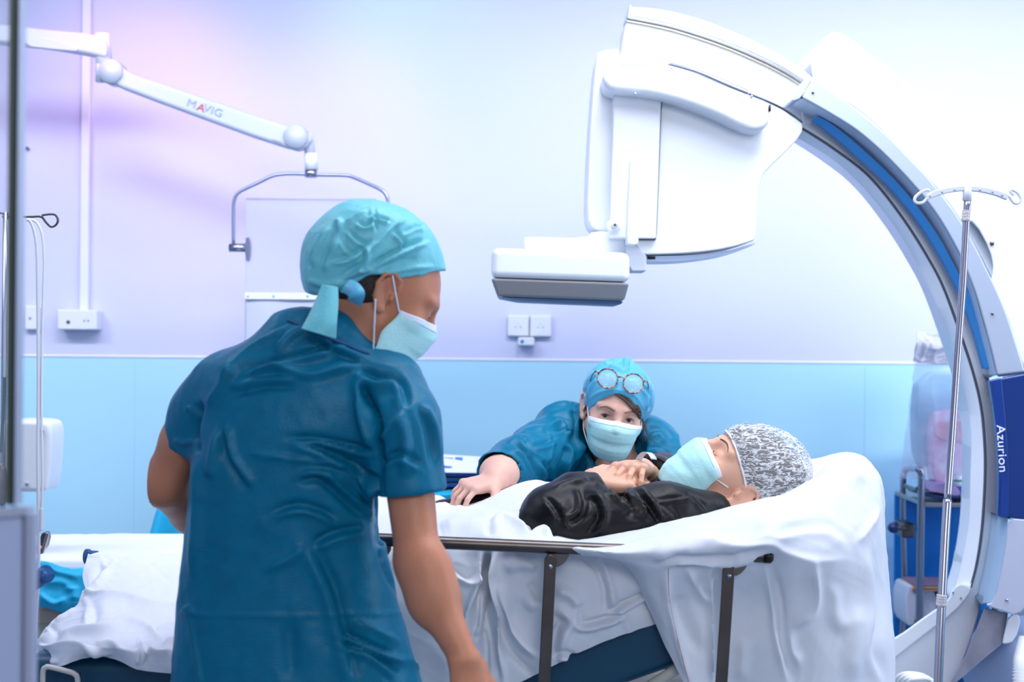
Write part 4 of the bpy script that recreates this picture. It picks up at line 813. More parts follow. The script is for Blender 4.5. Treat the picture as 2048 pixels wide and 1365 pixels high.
li = thing('iv_stand', P(14, 1500, 3.6), 'steel drip stand with looped hooks seen through the door glass at far left', 'drip stand')
ly = 3.55
rod('pole', [P(12, 425, ly), P(6, 900, ly), P(4, 1750, ly)], 0.007, M_chrome, li, 14)
q = P(4, 1750, ly); rod('pole_foot', [q, [q[0], ly, 0.05]], 0.009, M_chrome, li, 14); mk('base', *g_cyl((q[0], ly, 0), (q[0], ly, 0.05), 0.2, 30), M_steel, li)
rod('hook_loop', [P(x, y, ly) for x, y in ((5, 434), (60, 434), (82, 434), (92, 445), (102, 454), (112, 450), (116, 440), (110, 430), (98, 429), (84, 431))], 0.0028, M_steelD, li, 10, 5)
rod('hook_loop', [P(x, y, ly) for x, y in ((12, 430), (-10, 424), (-40, 430))], 0.0028, M_steelD, li, 10, 4)
for pts, r, nm, lb in (([(54, 440), (60, 442), (68, 460), (74, 500), (76, 600), (77, 760), (76, 900), (77, 1000), (77, 1100), (76, 1170), (72, 1230), (70, 1320)], 0.0045, 'infusion_tube', 'thicker white infusion tube hanging straight down beside the door frame'),
                       ([(62, 440), (74, 446), (84, 470), (88, 520), (86, 600), (84, 700), (83, 800), (84, 900), (85, 960), (84, 1000), (83, 1020)], 0.003, 'infusion_tube', 'thinner white infusion tube hanging right of the thick one')):
    o = mk(nm, *g_tube(np.array([P(x, y, ly - 0.04) for x, y in crom(pts, 6)]), r, 12), M_white2); tag(o, lb, 'tube', 'infusion tubes')
o = mk('tube_strain_relief', *g_tube(np.linspace(P(83, 1018, ly - .04), P(82, 1062, ly - .04), 24), 0.0045 + 0.0008 * np.cos(np.arange(24) * math.pi), 12), M_white2, bpy.data.objects['infusion_tube.001'])
o = mk('tube', *g_tube(np.array([P(x, y, ly - 0.02) for x, y in crom([(9, 750), (9, 780), (6, 840), (2, 905)], 6)]), 0.0045, 12), mat('dark_green_tube', '1C4C50', 0.3)); tag(o, 'dark green tube hanging from the drip stand behind the glass', 'tube')
o = mk('drip_line', *g_tube(np.array([P(x, y, ly - 0.03) for x, y in crom([(14, 440), (16, 520), (10, 640), (9, 735), (9, 755)], 6)]), 0.0035, 12), M_tube); tag(o, 'clear drip line above the dark green tube behind the glass', 'tube')
mb = thing('injector_head', P(76, 1000, 3.9), 'white rounded box with screws mounted behind the tubes at left', 'medical device')
prism('casing', [(-30, 842), (50, 840), (86, 841), (103, 850), (103, 900), (96, 975), (84, 987), (50, 986), (-30, 984)], 3.85, 0.12, M_white, mb, rnd=2, bevel=0.015)
for x, y in ((84, 862), (54, 968)): mk('screw', *g_cyl(P(x, y, 3.842), P(x, y, 3.86), 0.005, 12), M_ink, mb)
rod('mount_post', [P(-15, 980, 3.9), [P(-15, 980, 3.9)[0], 3.9, 0.03]], 0.02, M_white2, mb); mk('mount_base', *g_cyl((P(-60, 980, 3.9)[0], 3.9, 0), (P(-60, 980, 3.9)[0], 3.9, 0.04), 0.12, 30), M_white2, mb)
o = mk('syringe_bulb', *g_tube(np.array([P(2, 925, 3.5), P(2, 940, 3.5), P(3, 970, 3.5), P(3, 1000, 3.5), P(3, 1012, 3.5)]), np.array([0.006, 0.014, 0.018, 0.016, 0.005]), 16), mat('dark_bulb', '4A4248', 0.25)); tag(o, 'dark rounded bulb hanging behind the glass at the left edge', 'bulb')

# ================================================================ instrument trolley at the right, seen through the ring
ty = 4.75
tr = thing('instrument_trolley', (P(1900, 0, 4.8)[0], 4.9, 0), 'chrome tube trolley with shelves standing behind the C-arm ring', 'trolley')
def TP(x, y, Y=ty): p = t5([(x, y)])[0]; return P(p[0], p[1], Y)
a = TP(292, 1170); rod('corner_post', [[a[0], ty + 0.3, 0.02], TP(292, 1170, ty + .3), TP(293, 700, ty + .3), TP(296, 600, ty + .3), TP(302, 568, ty + .3), TP(316, 560, ty + .25), TP(340, 560, ty + .1), TP(352, 563, ty)], 0.011, M_chrome, tr, 14, 5)
a = TP(356, 1130); rod('corner_post', [TP(352, 563), TP(362, 575), TP(363, 620), TP(358, 900), TP(356, 1130), [a[0], ty, 0.02]], 0.0125, M_chrome, tr, 14, 5)
xr = TP(760, 600)[0]
for y in (ty, ty + 0.3): rod('corner_post', [[xr, y, 0.02], [xr, y, TP(700, 565)[2]]], 0.0125, M_chrome, tr, 14)
for z in (TP(400, 688)[2], TP(400, 1165)[2], 0.25): slab('shelf', TP(372, 600)[0], xr, ty - 0.01, ty + 0.36, z - 0.015, z, M_steel, tr, 0.003)
mk('blue_back_panel', *g_box(((TP(372, 600)[0] + xr) / 2, ty + 0.36, (TP(400, 700)[2] + 0.25) / 2), (xr - TP(372, 600)[0], 0.012, TP(400, 700)[2] - 0.25)), mat('blue_laminate', '0D80DC', 0.4), tr, smooth=False, bevel=0.002)
rod('towel_bar', [TP(303, 625, ty + .2), TP(330, 640, ty + .1), TP(352, 634, ty)], 0.007, M_steelD, tr, 12, 4)
kn = TP(258, 783, ty + .1); mk('clamp_knob', *g_tube(np.array([kn - [0.02, 0, 0], kn - [0.012, 0, 0], kn, kn + [0.012, 0, 0], kn + [.018, 0, 0]]), np.array([0.006, 0.017, 0.02, 0.017, 0.006]), 20), M_navy2, tr)
rod('clamp_screw', [kn, TP(318, 786, ty + .1)], 0.008, M_steelD, tr); mk('clamp_block', *g_box(TP(298, 787, ty + .2), (0.045, 0.12, 0.05)), M_steelD, tr, bevel=0.008)
# contents
def soft_box(name, pts, Y, th, m, label, cat, group=None, seed=1, amp=0.004, bevel=0.008):
    o = prism(name, t5(pts), Y, th, m, None, rnd=1, bevel=bevel); return tag(o, label, cat, group)
soft_box('tray', [(372, 640), (380, 655), (470, 668), (560, 662), (552, 672), (372, 674)], ty + .02, 0.2, mat('navy_tray', '1C2E66', 0.35), 'flat dark blue tray lying on the trolley shelf', 'tray', bevel=0.003)
soft_box('paper_pack', [(378, 645), (400, 618), (480, 612), (512, 650), (505, 668), (440, 655)], ty + .04, 0.12, mat('lilac_pack', 'B9A6D8', 0.5), 'crumpled lilac paper pack on the dark blue tray', 'pack', bevel=0.006)
soft_box('storage_bin', [(470, 620), (560, 628), (700, 628), (700, 676), (480, 676)], ty + .05, 0.25, mat('violet_bin', '5A5FC0', 0.4), 'low violet-blue bin on the trolley shelf behind the ring', 'bin', bevel=0.004)
soft_box('pouch', [(398, 352), (470, 338), (545, 345), (610, 350), (620, 610), (540, 615), (440, 618), (408, 610)], ty + .1, 0.1, mat('pale_pink_pouch', 'F8ECFC', 0.5, var=(18, 0.12, 'F0B4D8')), 'pale pink printed pouch standing on the trolley shelf', 'pouch', bevel=0.01)
soft_box('pouch_label', [(410, 390), (530, 380), (600, 384), (600, 470), (520, 460), (416, 450)], ty + .092, 0.006, mat('peach_print', 'F0A9BC', 0.5), 'peach label band stuck across the pink pouch', 'label', bevel=0.001)
o = bpy.data.objects['pouch_label']; w0 = o.matrix_basis.copy(); setp(o, bpy.data.objects['pouch']); 
for kk in ('label', 'category'): 
    if kk in o: del o[kk]
o = mk('vial', *g_tube(np.array([TP(505, 585, ty), TP(505, 600, ty), TP(505, 622, ty), TP(505, 626, ty)]), np.array([0.012, 0.02, 0.02, 0.016]), 20), mat('white_vial', 'F0F4FF', 0.3)); tag(o, 'round white bottle with green band before the pink pouch', 'bottle')
mk('green_band', *g_cyl(TP(505, 600, ty), TP(506, 608, ty), 0.0206, 20), mat('vial_green', '2E9A8C', 0.4), o)
soft_box('teal_pack', [(355, 200), (560, 190), (620, 200), (620, 360), (540, 352), (400, 350), (395, 560), (350, 550), (338, 380)], ty + .16, 0.08, mat('folded_teal_pack', 'B2E2F6', 0.55, var=(10, 0.3, '93CFEC')), 'folded pale teal cloth pack inside the hanging bag', 'pack', bevel=0.015)
# hanging polythene bag
g = []
for i, (y, xl, xr_) in enumerate(((50, 352, 640), (110, 345, 650), (170, 335, 660), (300, 318, 670), (420, 303, 670), (540, 288, 660), (600, 275, 640))):
    g.append([((1650 + (xl + (xr_ - xl) * u) / 1.882), 640 + (y + (6 if j % 2 else -4) * (i == 0)) / 1.882, ty - 0.03 + 0.06 * (2 * u - 1) ** 2 + 0.012 * math.sin(j * 2 + i)) for j, u in enumerate(np.linspace(0, 1, 7))])
V, F = grid_sheet(g, 10); F = face_cam(V, F); V = wrinkle(V, F, 20, 0.012, 8)
pb = mk('plastic_bag', V, F, M_poly, solid=0.001); tag(pb, 'clear plastic bag hanging over the trolley behind the ring', 'bag')
g = [[(1650 + x / 1.882, 640 + y / 1.882, Y) for x, y in r_] for r_, Y in (([(350, 38), (395, 62), (440, 66), (500, 70), (560, 74), (640, 76)], ty - .02), ([(345, 80), (390, 84), (440, 90), (500, 100), (560, 104), (640, 104)], ty - .06), ([(338, 120), (390, 126), (440, 128), (500, 130), (560, 132), (640, 134)], ty - .05), ([(334, 162), (390, 166), (440, 166), (500, 170), (560, 172), (640, 172)], ty - .03))]
V, F = grid_sheet(g, 12); F = face_cam(V, F); V = wrinkle(V, F, 30, 0.016, 18); mk('folded_top', V, F, mat('white_folded_plastic', 'F1EEFA', 0.4, alpha=0.85), pb, solid=0.002)
# papers on the lower shelf
for i, (x0, x1, y0, y1, c, lb) in enumerate(((302, 345, 1000, 1150, 'D8DDF0', 'upright white file on the lower trolley shelf, nearest the chrome post'), (350, 420, 1010, 1150, 'E6EAF8', 'white folder leaning on the lower trolley shelf behind the post'), (420, 520, 1000, 1150, 'C7D0EE', 'pale blue-white carton on the lower trolley shelf beside the ring'))):
    soft_box('file', [(x0, y0 + 6), (x1, y0), (x1 + 2, y1), (x0 + 3, y1 + 8)], ty + .03 + .03 * i, 0.16, mat('file_paper_%s' % 'abc'[i], c, 0.5), lb, 'file', 'files on the lower trolley shelf')
for i, (y, c) in enumerate(((1004, 'C88A8A'), (994, 'D8B06A'), (986, '9A7C94'))):
    o = mk('magazine', *g_box(TP(392, y, ty + .1), (0.16 - .01 * i, 0.16, 0.006), None), mat('magazine_%s' % 'abc'[i], c, 0.5), smooth=False); tag(o, ['red-edged magazine at the bottom of the small pile on the trolley files', 'yellow magazine in the middle of the small pile on the trolley files', 'mauve magazine on top of the small pile on the trolley files'][i], 'magazine', 'magazines on the trolley')
# ================================================================ people
def nv(v): v = np.asarray(v, float); return v / np.linalg.norm(v)
class Head:
    """local frame: x = person's right, y = forward, z = up; metres"""
    def __init__(s, O, f, u, k=1.0): s.O = np.asarray(O, float); s.R = frame_of(f, u); s.k = k
    def w(s, x, y, z): return s.O + s.k * (s.R.T @ np.array([x, y, z], float))
    def ws(s, L): return s.O + s.k * (np.asarray(L, float) @ s.R)
    def build(s, F, ears=True, eyes=True):
        k = s.k; R = s.R
        e = lambda c, r, kk=0.02, mode='add', RR=None: F.ell(s.w(*c), np.array(r) * k, R if RR is None else RR @ R, kk * k, mode)
        c = lambda a, b_, ra, rb=None, kk=0.01, mode='add': F.cap(s.w(*a), s.w(*b_), ra * k, (ra if rb is None else rb) * k, kk * k, mode)
        e((0, -0.012, 0.035), (0.073, 0.094, 0.082))            # skull
        e((0, 0.03, 0.0), (0.063, 0.064, 0.075), 0.03)           # face mass
        e((0, 0.036, -0.052), (0.05, 0.052, 0.05), 0.03)         # lower face
        e((0, 0.068, -0.092), (0.024, 0.022, 0.018), 0.03)       # chin
        for q in (-1, 1):
            c((q * 0.056, -0.002, -0.045), (q * 0.022, 0.07, -0.092), 0.014, 0.012, 0.025)   # jaw
            e((q * 0.044, 0.062, -0.022), (0.02, 0.018, 0.017), 0.025)                         # cheekbone
            c((q * 0.014, 0.087, 0.024), (q * 0.048, 0.072, 0.026), 0.009, 0.007, 0.016)      # brow
            e((q * 0.032, 0.094, 0.004), (0.016, 0.012, 0.0115), 0.014, 'sub')                # socket
            e((q * 0.0318, 0.0715, 0.003), (0.0165, 0.0155, 0.0145), 0.008)                   # lids ball
            if eyes: e((q * 0.0318, 0.089, 0.0022), (0.0146, 0.0095, 0.0070), 0.002, 'sub')   # opening
            if ears:
                a = np.array([[math.cos(.35 * q), math.sin(.35 * q), 0], [-math.sin(.35 * q), math.cos(.35 * q), 0], [0, 0, 1]])
                e((q * 0.077, -0.008, -0.002), (0.007, 0.017, 0.031), 0.008, 'add', a)
                e((q * 0.084, -0.004, 0.002), (0.006, 0.010, 0.018), 0.006, 'sub', a)
                rim = [(.076, .008, .012), (.081, .004, .026), (.085, -.010, .031), (.088, -.024, .022), (.087, -.027, .004), (.083, -.020, -.016), (.080, -.008, -.030), (.077, .003, -.030)]
                for a_, b_ in zip(rim[:-1], rim[1:]): c((q * a_[0], a_[1], a_[2]), (q * b_[0], b_[1], b_[2]), 0.0038, 0.0042, 0.003)
                e((q * 0.080, 0.006, -0.006), (0.004, 0.005, 0.008), 0.003); e((q * 0.078, -0.001, -0.030), (0.005, 0.009, 0.009), 0.004)
        c((0, 0.085, 0.02), (0, 0.112, -0.022), 0.0075, 0.010, 0.014)                           # nose
        e((0.011, 0.100, -0.027), (0.008, 0.010, 0.008), 0.008); e((-0.011, 0.100, -0.027), (0.008, 0.010, 0.008), 0.008)
        e((0, 0.086, -0.052), (0.022, 0.010, 0.006), 0.010); e((0, 0.084, -0.063), (0.018, 0.010, 0.006), 0.008)
    def eyes(s, body, look, closed=False):
        for q in (-1, 1):
            C = s.w(q * 0.0318, 0.0725, 0.0022); g = nv(np.asarray(look, float) - C); r = 0.0122 * s.k
            A = nv(np.cross(g, [0, 0, 1])); B = np.cross(A, g); V = []; F_ = []; mi = []
            ths = [0, 8, 14, 20, 28, 34, 40, 60, 80, 110, 150, 180]
            for t in ths:
                for j in range(28):
                    a = 2 * math.pi * j / 28; t_ = math.radians(t)
                    V.append(C + r * (1 + (0.05 if t < 20 else 0)) * (math.cos(t_) * g + math.sin(t_) * (math.cos(a) * A + math.sin(a) * B)))
            for i in range(len(ths) - 1):
                for j in range(28):
                    F_.append([i * 28 + j, i * 28 + (j + 1) % 28, (i + 1) * 28 + (j + 1) % 28, (i + 1) * 28 + j]); mi.append(2 if ths[i] < 14 else 1 if ths[i] < 34 else 0)
            o = mk('eyeball', V, F_, [M_eyew, M_iris, M_pup], body); o.data.polygons.foreach_set('material_index', mi)
    def brows(s, body, B, m, thick=0.0030, pz=((0.013, 0.0235), (0.022, 0.0268), (0.032, 0.0285), (0.042, 0.026), (0.050, 0.0205)), name='eyebrow'):
        for q in (-1, 1):
            L = [s.w(q * x, 0.16, z) for x, z in pz]
            pts = []
            for p in L:
                d = Vector(-s.R[1]); h = B.ray_cast(Vector(p), d)
                if h[0] is not None: pts.append(np.array(h[0]))
            if len(pts) > 3: n = len(crom(pts, 5)); mk(name, *g_tube(crom(pts, 5), thick * s.k * np.interp(np.linspace(0, 1, n), [0, .3, 1], [0.9, 1.0, 0.3]), 8, 1.0), m, body)
    def lashes(s, body, m, drop=0.0):
        for q in (-1, 1):
            pts = [s.w(q * (0.0318 + 0.0135 * math.sin(a)), 0.0725 + 0.0158 * math.cos(a * 0.9), 0.0022 + 0.0052 * math.cos(a * 1.25) - drop) for a in np.linspace(-1.15, 1.15, 12)]
            mk('eyelashes', *g_tube(np.array(pts), 0.0009 * s.k * np.interp(np.linspace(0, 1, 12), [0, .5, 1], [.4, 1, .6]), 6), m, body)
    def mask(s, body, skin, squash=1.0, back=0.0, taper=0.0, hgt=0.122, top_y=0.0, edge_z=(-0.02, -0.088), loops=True, droop=0.0, seed=0):
        nu, nv_ = 41, 34; V = []
        for i in range(nv_):
            v = i / (nv_ - 1)
            yc = np.interp(v, [0, .12, .3, .55, .8, 1], [0.104, 0.116, 0.120, 0.110, 0.106, 0.086]) + top_y * (1 - v)
            zc = np.interp(v, [0, 1], [0.000, -hgt - droop])
            for j in range(nu):
                u = -1 + 2 * j / (nu - 1); th = u * 1.35
                ze = np.interp(v, [0, 1], edge_z); z = ze + (zc - ze) * math.cos(th * 0.95) ** (0.9 if v < .5 else 1.1)
                x = (0.0695 - 0.004 * abs(v - .5)) * math.sin(th) / math.sin(1.35) * squash; x *= 1 - taper * v * v; ye = 0.028 - back + 0.006 * math.cos(v * 6)
                y = ye + (yc - ye) * max(math.cos(th * 1.13), 0) ** 0.62
                pl = 0.0034 * ((v * 4.0) % 1) * (1 - abs(u) ** 4)
                V.append((x, y + pl, z))
        V = s.ws(V); F = np.array([[i * nu + j, i * nu + j + 1, (i + 1) * nu + j + 1, (i + 1) * nu + j] for i in range(nv_ - 1) for j in range(nu - 1)])
        V = wrinkle(V, F, 30, 0.0022 * s.k, seed)
        for _ in range(3):
            for i in range(len(V)):
                h = skin.find_nearest(Vector(V[i])); dd = Vector(V[i]) - h[0]; sd = dd.length * (1 if dd.dot(h[1]) > 0 else -1)
                if sd < 0.003: V[i] += np.array(h[1]) * (0.003 - sd)
            V = relax(V, F, 0.35)
        s.cor = (V[2 * nu], V[(nv_ - 2) * nu], V[3 * nu - 1], V[(nv_ - 1) * nu - 1])
        o = mk('face_mask', V, F, [M_mask, M_maskw], body, solid=0.0012)
        mi = [1 if (f // (nu - 1)) < 3 else 0 for f in range(len(F))]; o.data.polygons.foreach_set('material_index', mi)
        st = [s.ws([(x, y + 0.0022, z) for x, y, z in (s.inv(V[3 * nu + j]) for j in range(3, nu - 3))])]
        mk('stitching', *g_tube(st[0], 0.0006, 6), mat('mask_stitch', 'C3D2EE', 0.6), o)
        if loops:
            for q, j in ((-1, 0), (1, nu - 1)):
                a = s.inv(V[j + nu]); c = s.inv(V[(nv_ - 2) * nu + j])
                pts = [a, (q * 0.0745, 0.012, 0.012), (q * 0.077, -0.002, 0.026), (q * 0.0755, -0.022, 0.018), (q * 0.0745, -0.025, -0.012), (q * 0.073, -0.012, -0.032), (q * 0.069, 0.010, -0.06), c]
                mk('ear_loop', *g_tube(crom(s.ws(pts), 7), 0.0013, 8), M_maskw, o)
        return o
    def inv(s, W): return tuple(s.R @ (np.asarray(W) - s.O) / s.k)

def hand(F, W, d, n, t, curl=(0.5,) * 4, k=1.0, thumb=(0.6, 0.7, 0.0), spread=0.06, thumbcurl=0.3, L=1.0):
    """W wrist, d to fingers, n back of hand, t towards the thumb"""
    d = nv(d); n = nv(np.asarray(n) - d * (np.dot(n, d))); t = np.cross(n, d) * (1 if np.dot(np.cross(n, d), t) > 0 else -1); W = np.asarray(W, float)
    P_ = lambda a, b_, c: W + k * (a * d + b_ * t + c * n)
    off = (0.031, 0.0105, -0.0105, -0.030); kn = (0.086, 0.090, 0.086, 0.078); ln = (0.074, 0.082, 0.076, 0.060); tips = []
    for i in range(4):
        F.cap(P_(0.005, off[i] * 0.55, 0), P_(kn[i], off[i], 0.0), 0.0145 * k, 0.0115 * k, 0.012 * k)
    F.ell(P_(0.05, 0, -0.004), np.array([0.042, 0.036, 0.015]) * k, np.array([d, t, n]), 0.012 * k)
    for i in range(4):
        a = curl[i]; p = P_(kn[i], off[i], 0.0); ang = 0.15 + a * 0.55; sp = (1.5 - i) * spread; r = (0.0080, 0.0082, 0.0079, 0.0070)[i] * k
        dd = nv(d * math.cos(sp) + t * math.sin(sp))
        F.ell(p + n * 0.003 * k, np.array([0.0098] * 3) * k, None, 0.005 * k)
        for q, (fr, ex) in enumerate(((0.46, 0), (0.30, 0.75), (0.24, 0.45))):
            ang += a * ex; v = dd * math.cos(ang) - n * math.sin(ang); e = p + v * ln[i] * fr * k * L
            F.cap(p, e, r, r * 0.92, 0.0022 * k); r *= 0.92; p = e
        tips.append(p)
    p = P_(0.022, 0.026, -0.006); v = nv(thumb[0] * d + thumb[1] * t + thumb[2] * n); F.cap(P_(0.008, 0.012, -0.004), p, 0.014 * k, 0.014 * k, 0.012 * k)
    for q, (l, r0, r1) in enumerate(((0.042, 0.0145, 0.0105), (0.032, 0.0105, 0.0095), (0.025, 0.0095, 0.0078))):
        e = p + v * l * k; F.cap(p, e, r0 * k, r1 * k, 0.008 * k); p = e; v = nv(v + thumbcurl * (d * 0.8 - n * 0.35))
    return tips
def body_obj(name, F, m, label, smooth=2):
    V, Fq = F.mesh(smooth); o = mk(name, V, Fq, m); tag(o, label, 'person'); return o, V, Fq
def cloth(name, F, m, parent, strokes, amp=0.003, scale=16, seed=0, smooth=2, wr2=None, k=1.0):
    V, Fq = F.mesh(smooth); V = wrinkle(V, Fq, scale, amp, seed); V = relax(V, Fq, .5)
    if wr2: V = wrinkle(V, Fq, *wr2)
    V = creases(V, Fq, [(a, w, h * k, kd) for a, w, h, kd in strokes]); V = relax(V, Fq, .3)
    return mk(name, V, Fq, m, parent), V, Fq
def ribbon(name, L, W, m, parent, n=8, th=0.0015):
    """L: centre points (world), W: half-width vectors"""
    L = crom(L, n); W = crom(W, n); V = np.concatenate([L - W, L, L + W]); N = len(L); V = np.stack([L - W, L + 0.15 * np.cross(np.gradient(L, axis=0), W) * 6, L + W], 1).reshape(-1, 3)
    F = np.array([[i * 3 + j, i * 3 + j + 1, (i + 1) * 3 + j + 1, (i + 1) * 3 + j] for i in range(N - 1) for j in range(2)])
    return mk(name, V, F, m, parent, solid=th)

def surf_line(B, pts, off): 
    r = [hit(B, x, y, off) for x, y in pts]; return [q for q in r if q is not None]
# ---------------------------------------------------------------- 1. standing woman seen from behind
YS = 2.45
S = lambda x, y, Y=YS: P(x, y, Y)
hdS = Head(S(762, 585, 2.47), (0.83, 0.26, -0.50), (0.50, 0.10, 0.86), 1.03)
z0, z1 = 0.0, 1.75
F = Field(axis(S(285, 0)[0], S(1010, 0)[0], 0.006, [(S(690, 0)[0], S(880, 0)[0], 0.0028)]), axis(2.08, 3.02, 0.0065, [(2.34, 2.62, 0.004)]), axis(-0.02, 1.72, 0.009, [(1.27, 1.66, 0.0028), (0.78, 0.95, 0.0035)]))
hdS.build(F, eyes=False)
nb, nt_ = S(650, 730, 2.44), hdS.w(0, -0.028, -0.05)
F.cap(nb, nt_, 0.058, 0.052, 0.03); F.cap(S(700, 700, 2.42), hdS.w(0.045, -0.01, -0.03), 0.02, 0.012, 0.02)
F.loft([S(0, y)[2] for y in (690, 760, 900, 1100, 1300, 1400, 1500)], [S(x, 0)[0] for x in (655, 635, 600, 580, 596, 604, 606)], [2.45] * 7, [.09, .13, .14, .145, .17, .175, .16], [.04, .075, .095, .09, .105, .11, .10], 0.05)
# right arm
el, wr = S(836, 1125, 2.33), S(928, 1318, 2.27)
F.chain([S(790, 820, 2.40), S(815, 930, 2.37), el, S(870, 1200, 2.31), wr], [.034, .042, .036, .035, .0235], 0.02)
F.ell(el + [0.006, -0.012, 0.0], (0.028, 0.028, 0.034), k=0.03); F.ell(S(862, 1175, 2.31), (.038, .036, .06), k=.03)
hand(F, wr, (0.28, -0.1, -1), (0.55, -0.8, 0.0), (0.5, 1, 0), (0.55, .6, .65, .7), 0.93, (0.8, 0.45, -0.2))
# left arm
el2, wr2 = S(326, 968, 2.52), S(470, 1068, 2.74)
F.chain([S(430, 810, 2.50), S(370, 880, 2.50), el2], [.034, .040, .036], 0.02); F.chain([el2, S(385, 1025, 2.64), wr2], [.038, .037, .025], 0.025)
hand(F, wr2, (0.6, 0.6, -0.3), (0, 0, 1), (-1, 1, 0), (0.4,) * 4, 0.92)
# legs
for x, yy in ((520, 2.52), (690, 2.42)):
    b_ = S(x, 1500, yy); F.chain([S(x + 5, 1420, yy), b_ + [0, 0, -0.25], [b_[0], yy, 0.42], [b_[0], yy + .01, 0.09]], [.085, .065, .05, .035], 0.04)
    F.cap([b_[0], yy + .0, 0.045], [b_[0] + 0.05, yy + 0.14, 0.035], 0.035, 0.03, 0.03)
pS, VS, FS = body_obj('person', F, M_skin1, 'standing person seen from behind in teal short-sleeved scrubs and light teal tied cap')
BS = bvh(VS, FS)
# scrub top
lv = [(640, 548, 700, .05), (660, 520, 725, .065), (690, 470, 775, .085), (720, 432, 815, .10), (760, 406, 842, .112), (800, 398, 838, .122), (850, 394, 815, .128), (900, 392, 790, .13), (980, 387, 768, .128), (1100, 375, 785, .125), (1200, 365, 806, .13), (1300, 357, 838, .138), (1365, 352, 858, .142), (1470, 348, 872, .145), (1560, 346, 880, .145)]
F = Field(axis(S(300, 0)[0], S(920, 0)[0], 0.0045), axis(2.18, 2.72, 0.0055), axis(0.60, 1.50, 0.0045))
F.loft([S(0, y)[2] for y, *_ in lv], [S((a + b_) / 2, 0)[0] for _, a, b_, _ in lv], [2.455] * len(lv), [(b_ - a) / 2 / FPX * YS for _, a, b_, _ in lv], [q for *_, q in lv], 0.03, 2.25)
F.chain([S(770, 775, 2.43), S(800, 850, 2.385), S(822, 985, 2.365)], [.062, .058, .0555], 0.045)
F.chain([S(800, 850, 2.37), S(823, 1010, 2.36)], [.054, .057], 0.03)
F.chain([S(450, 775, 2.49), S(410, 830, 2.50), S(366, 915, 2.51)], [.058, .054, .049], 0.045)
F.cap(S(592, 672, 2.44), S(665, 678, 2.42), 0.050, 0.055, 0.04)
F.cut(S(820, 988, 2.37), (0.12, 0, -1), S(745, 1100, 2.37) - [0, .2, 0], S(930, 940, 2.37) + [0, .15, 0])
F.cut(S(366, 907, 2.5), (-0.42, 0, -1), S(260, 1000, 2.5) - [0, .2, 0], S(393, 870, 2.5) + [0, .2, 0])
F.cap(S(818, 960, 2.365), S(823, 1030, 2.36), 0.050, 0.054, 0.004, 'sub'); F.cap(S(376, 890, 2.51), S(350, 950, 2.51), 0.043, 0.047, 0.004, 'sub')
ts = T(280, 600, 1.784)
SS = [(ts([(390, 272), (480, 240), (600, 272), (700, 245), (800, 235)]), 9, .010, 'r'), (ts([(370, 262), (500, 222), (620, 190), (740, 150)]), 8, .009, 'c'), (ts([(280, 300), (400, 180), (560, 90)]), 11, .011, 'w'),
      (ts([(320, 330), (440, 300), (560, 300)]), 9, -.007, 'c'), (ts([(480, 190), (540, 130), (600, 90)]), 8, .008, 'r'), (ts([(600, 110), (680, 170), (800, 220)]), 8, -.008, 'c'),
      (ts([(390, 545), (460, 556), (560, 568), (700, 585), (830, 612)]), 5, .010, 'w'), (ts([(540, 508), (640, 540), (740, 590), (825, 660), (850, 780)]), 9, .012, 'c'),
      (ts([(530, 500), (640, 505), (760, 530), (830, 550)]), 7, .010, 'c'), (ts([(560, 640), (640, 630), (720, 690), (830, 790)]), 9, -.012, 'c'), (ts([(640, 610), (740, 640), (830, 720)]), 8, .009, 'r'),
      (ts([(850, 505), (890, 460), (940, 400)]), 9, .014, 'w'), (ts([(770, 255), (840, 290), (920, 300), (940, 390)]), 12, .012, 'c'), (ts([(800, 320), (840, 420), (852, 520), (848, 700), (860, 860)]), 8, -.026, 's!'),
      (ts([(770, 280), (790, 400), (835, 540)]), 10, .012, 'r'), (ts([(930, 420), (945, 520), (940, 640)]), 10, .010, 'r'), (ts([(860, 600), (920, 560), (1000, 600)]), 9, .008, 'c'), (ts([(1000, 380), (1040, 460), (1060, 600)]), 9, -.007, 'c'),
      (ts([(470, 770), (560, 742), (640, 760), (700, 792)]), 9, .010, 'c'), (ts([(620, 882), (700, 842), (800, 822)]), 10, .010, 'c'), (ts([(430, 970), (540, 920), (580, 880)]), 9, .006, 'r'),
      (ts([(150, 1118), (400, 1128), (700, 1122), (950, 1118)]), 4, .0035, 'w!'), (ts([(152, 1112), (180, 1100), (200, 1126)]), 6, .008, 'w'), (ts([(176, 1120), (195, 1230), (218, 1365)]), 6, .006, 'w!'),
      (ts([(600, 870), (680, 1040), (720, 1200), (760, 1365)]), 16, .010, 'c'), (ts([(530, 1140), (545, 1365)]), 18, -.008, 'r'),
      (ts([(720, 1190), (820, 1240), (950, 1290)]), 7, .010, 'c'), (ts([(700, 1225), (820, 1270), (920, 1350)]), 7, .010, 'c'), (ts([(880, 1250), (960, 1290), (1000, 1330)]), 7, .010, 'w'), (ts([(760, 1150), (840, 1180), (930, 1230)]), 8, .007, 'r'),
      (ts([(200, 560), (190, 460), (215, 360)]), 8, -.022, 's'), (ts([(205, 560), (208, 760), (190, 1000)]), 12, .010, 'r'), (ts([(290, 440), (262, 560), (255, 640)]), 9, .010, 'r'), (ts([(300, 440), (320, 560), (400, 680)]), 10, -.008, 'c'),
      (ts([(240, 380), (300, 300), (340, 240)]), 8, .009, 'r'), (ts([(160, 390), (185, 392), (200, 440)]), 6, .007, 'w'), (ts([(120, 500), (160, 512), (205, 500)]), 5, .006, 'r'), (ts([(860, 880), (880, 960), (930, 1060)]), 8, -.010, 's')]
topS, V, Fq = cloth('scrub_top', F, M_scrub, pS, SS, 0.0035, 11, 3, wr2=(26, 0.0018, 4), k=1.25)
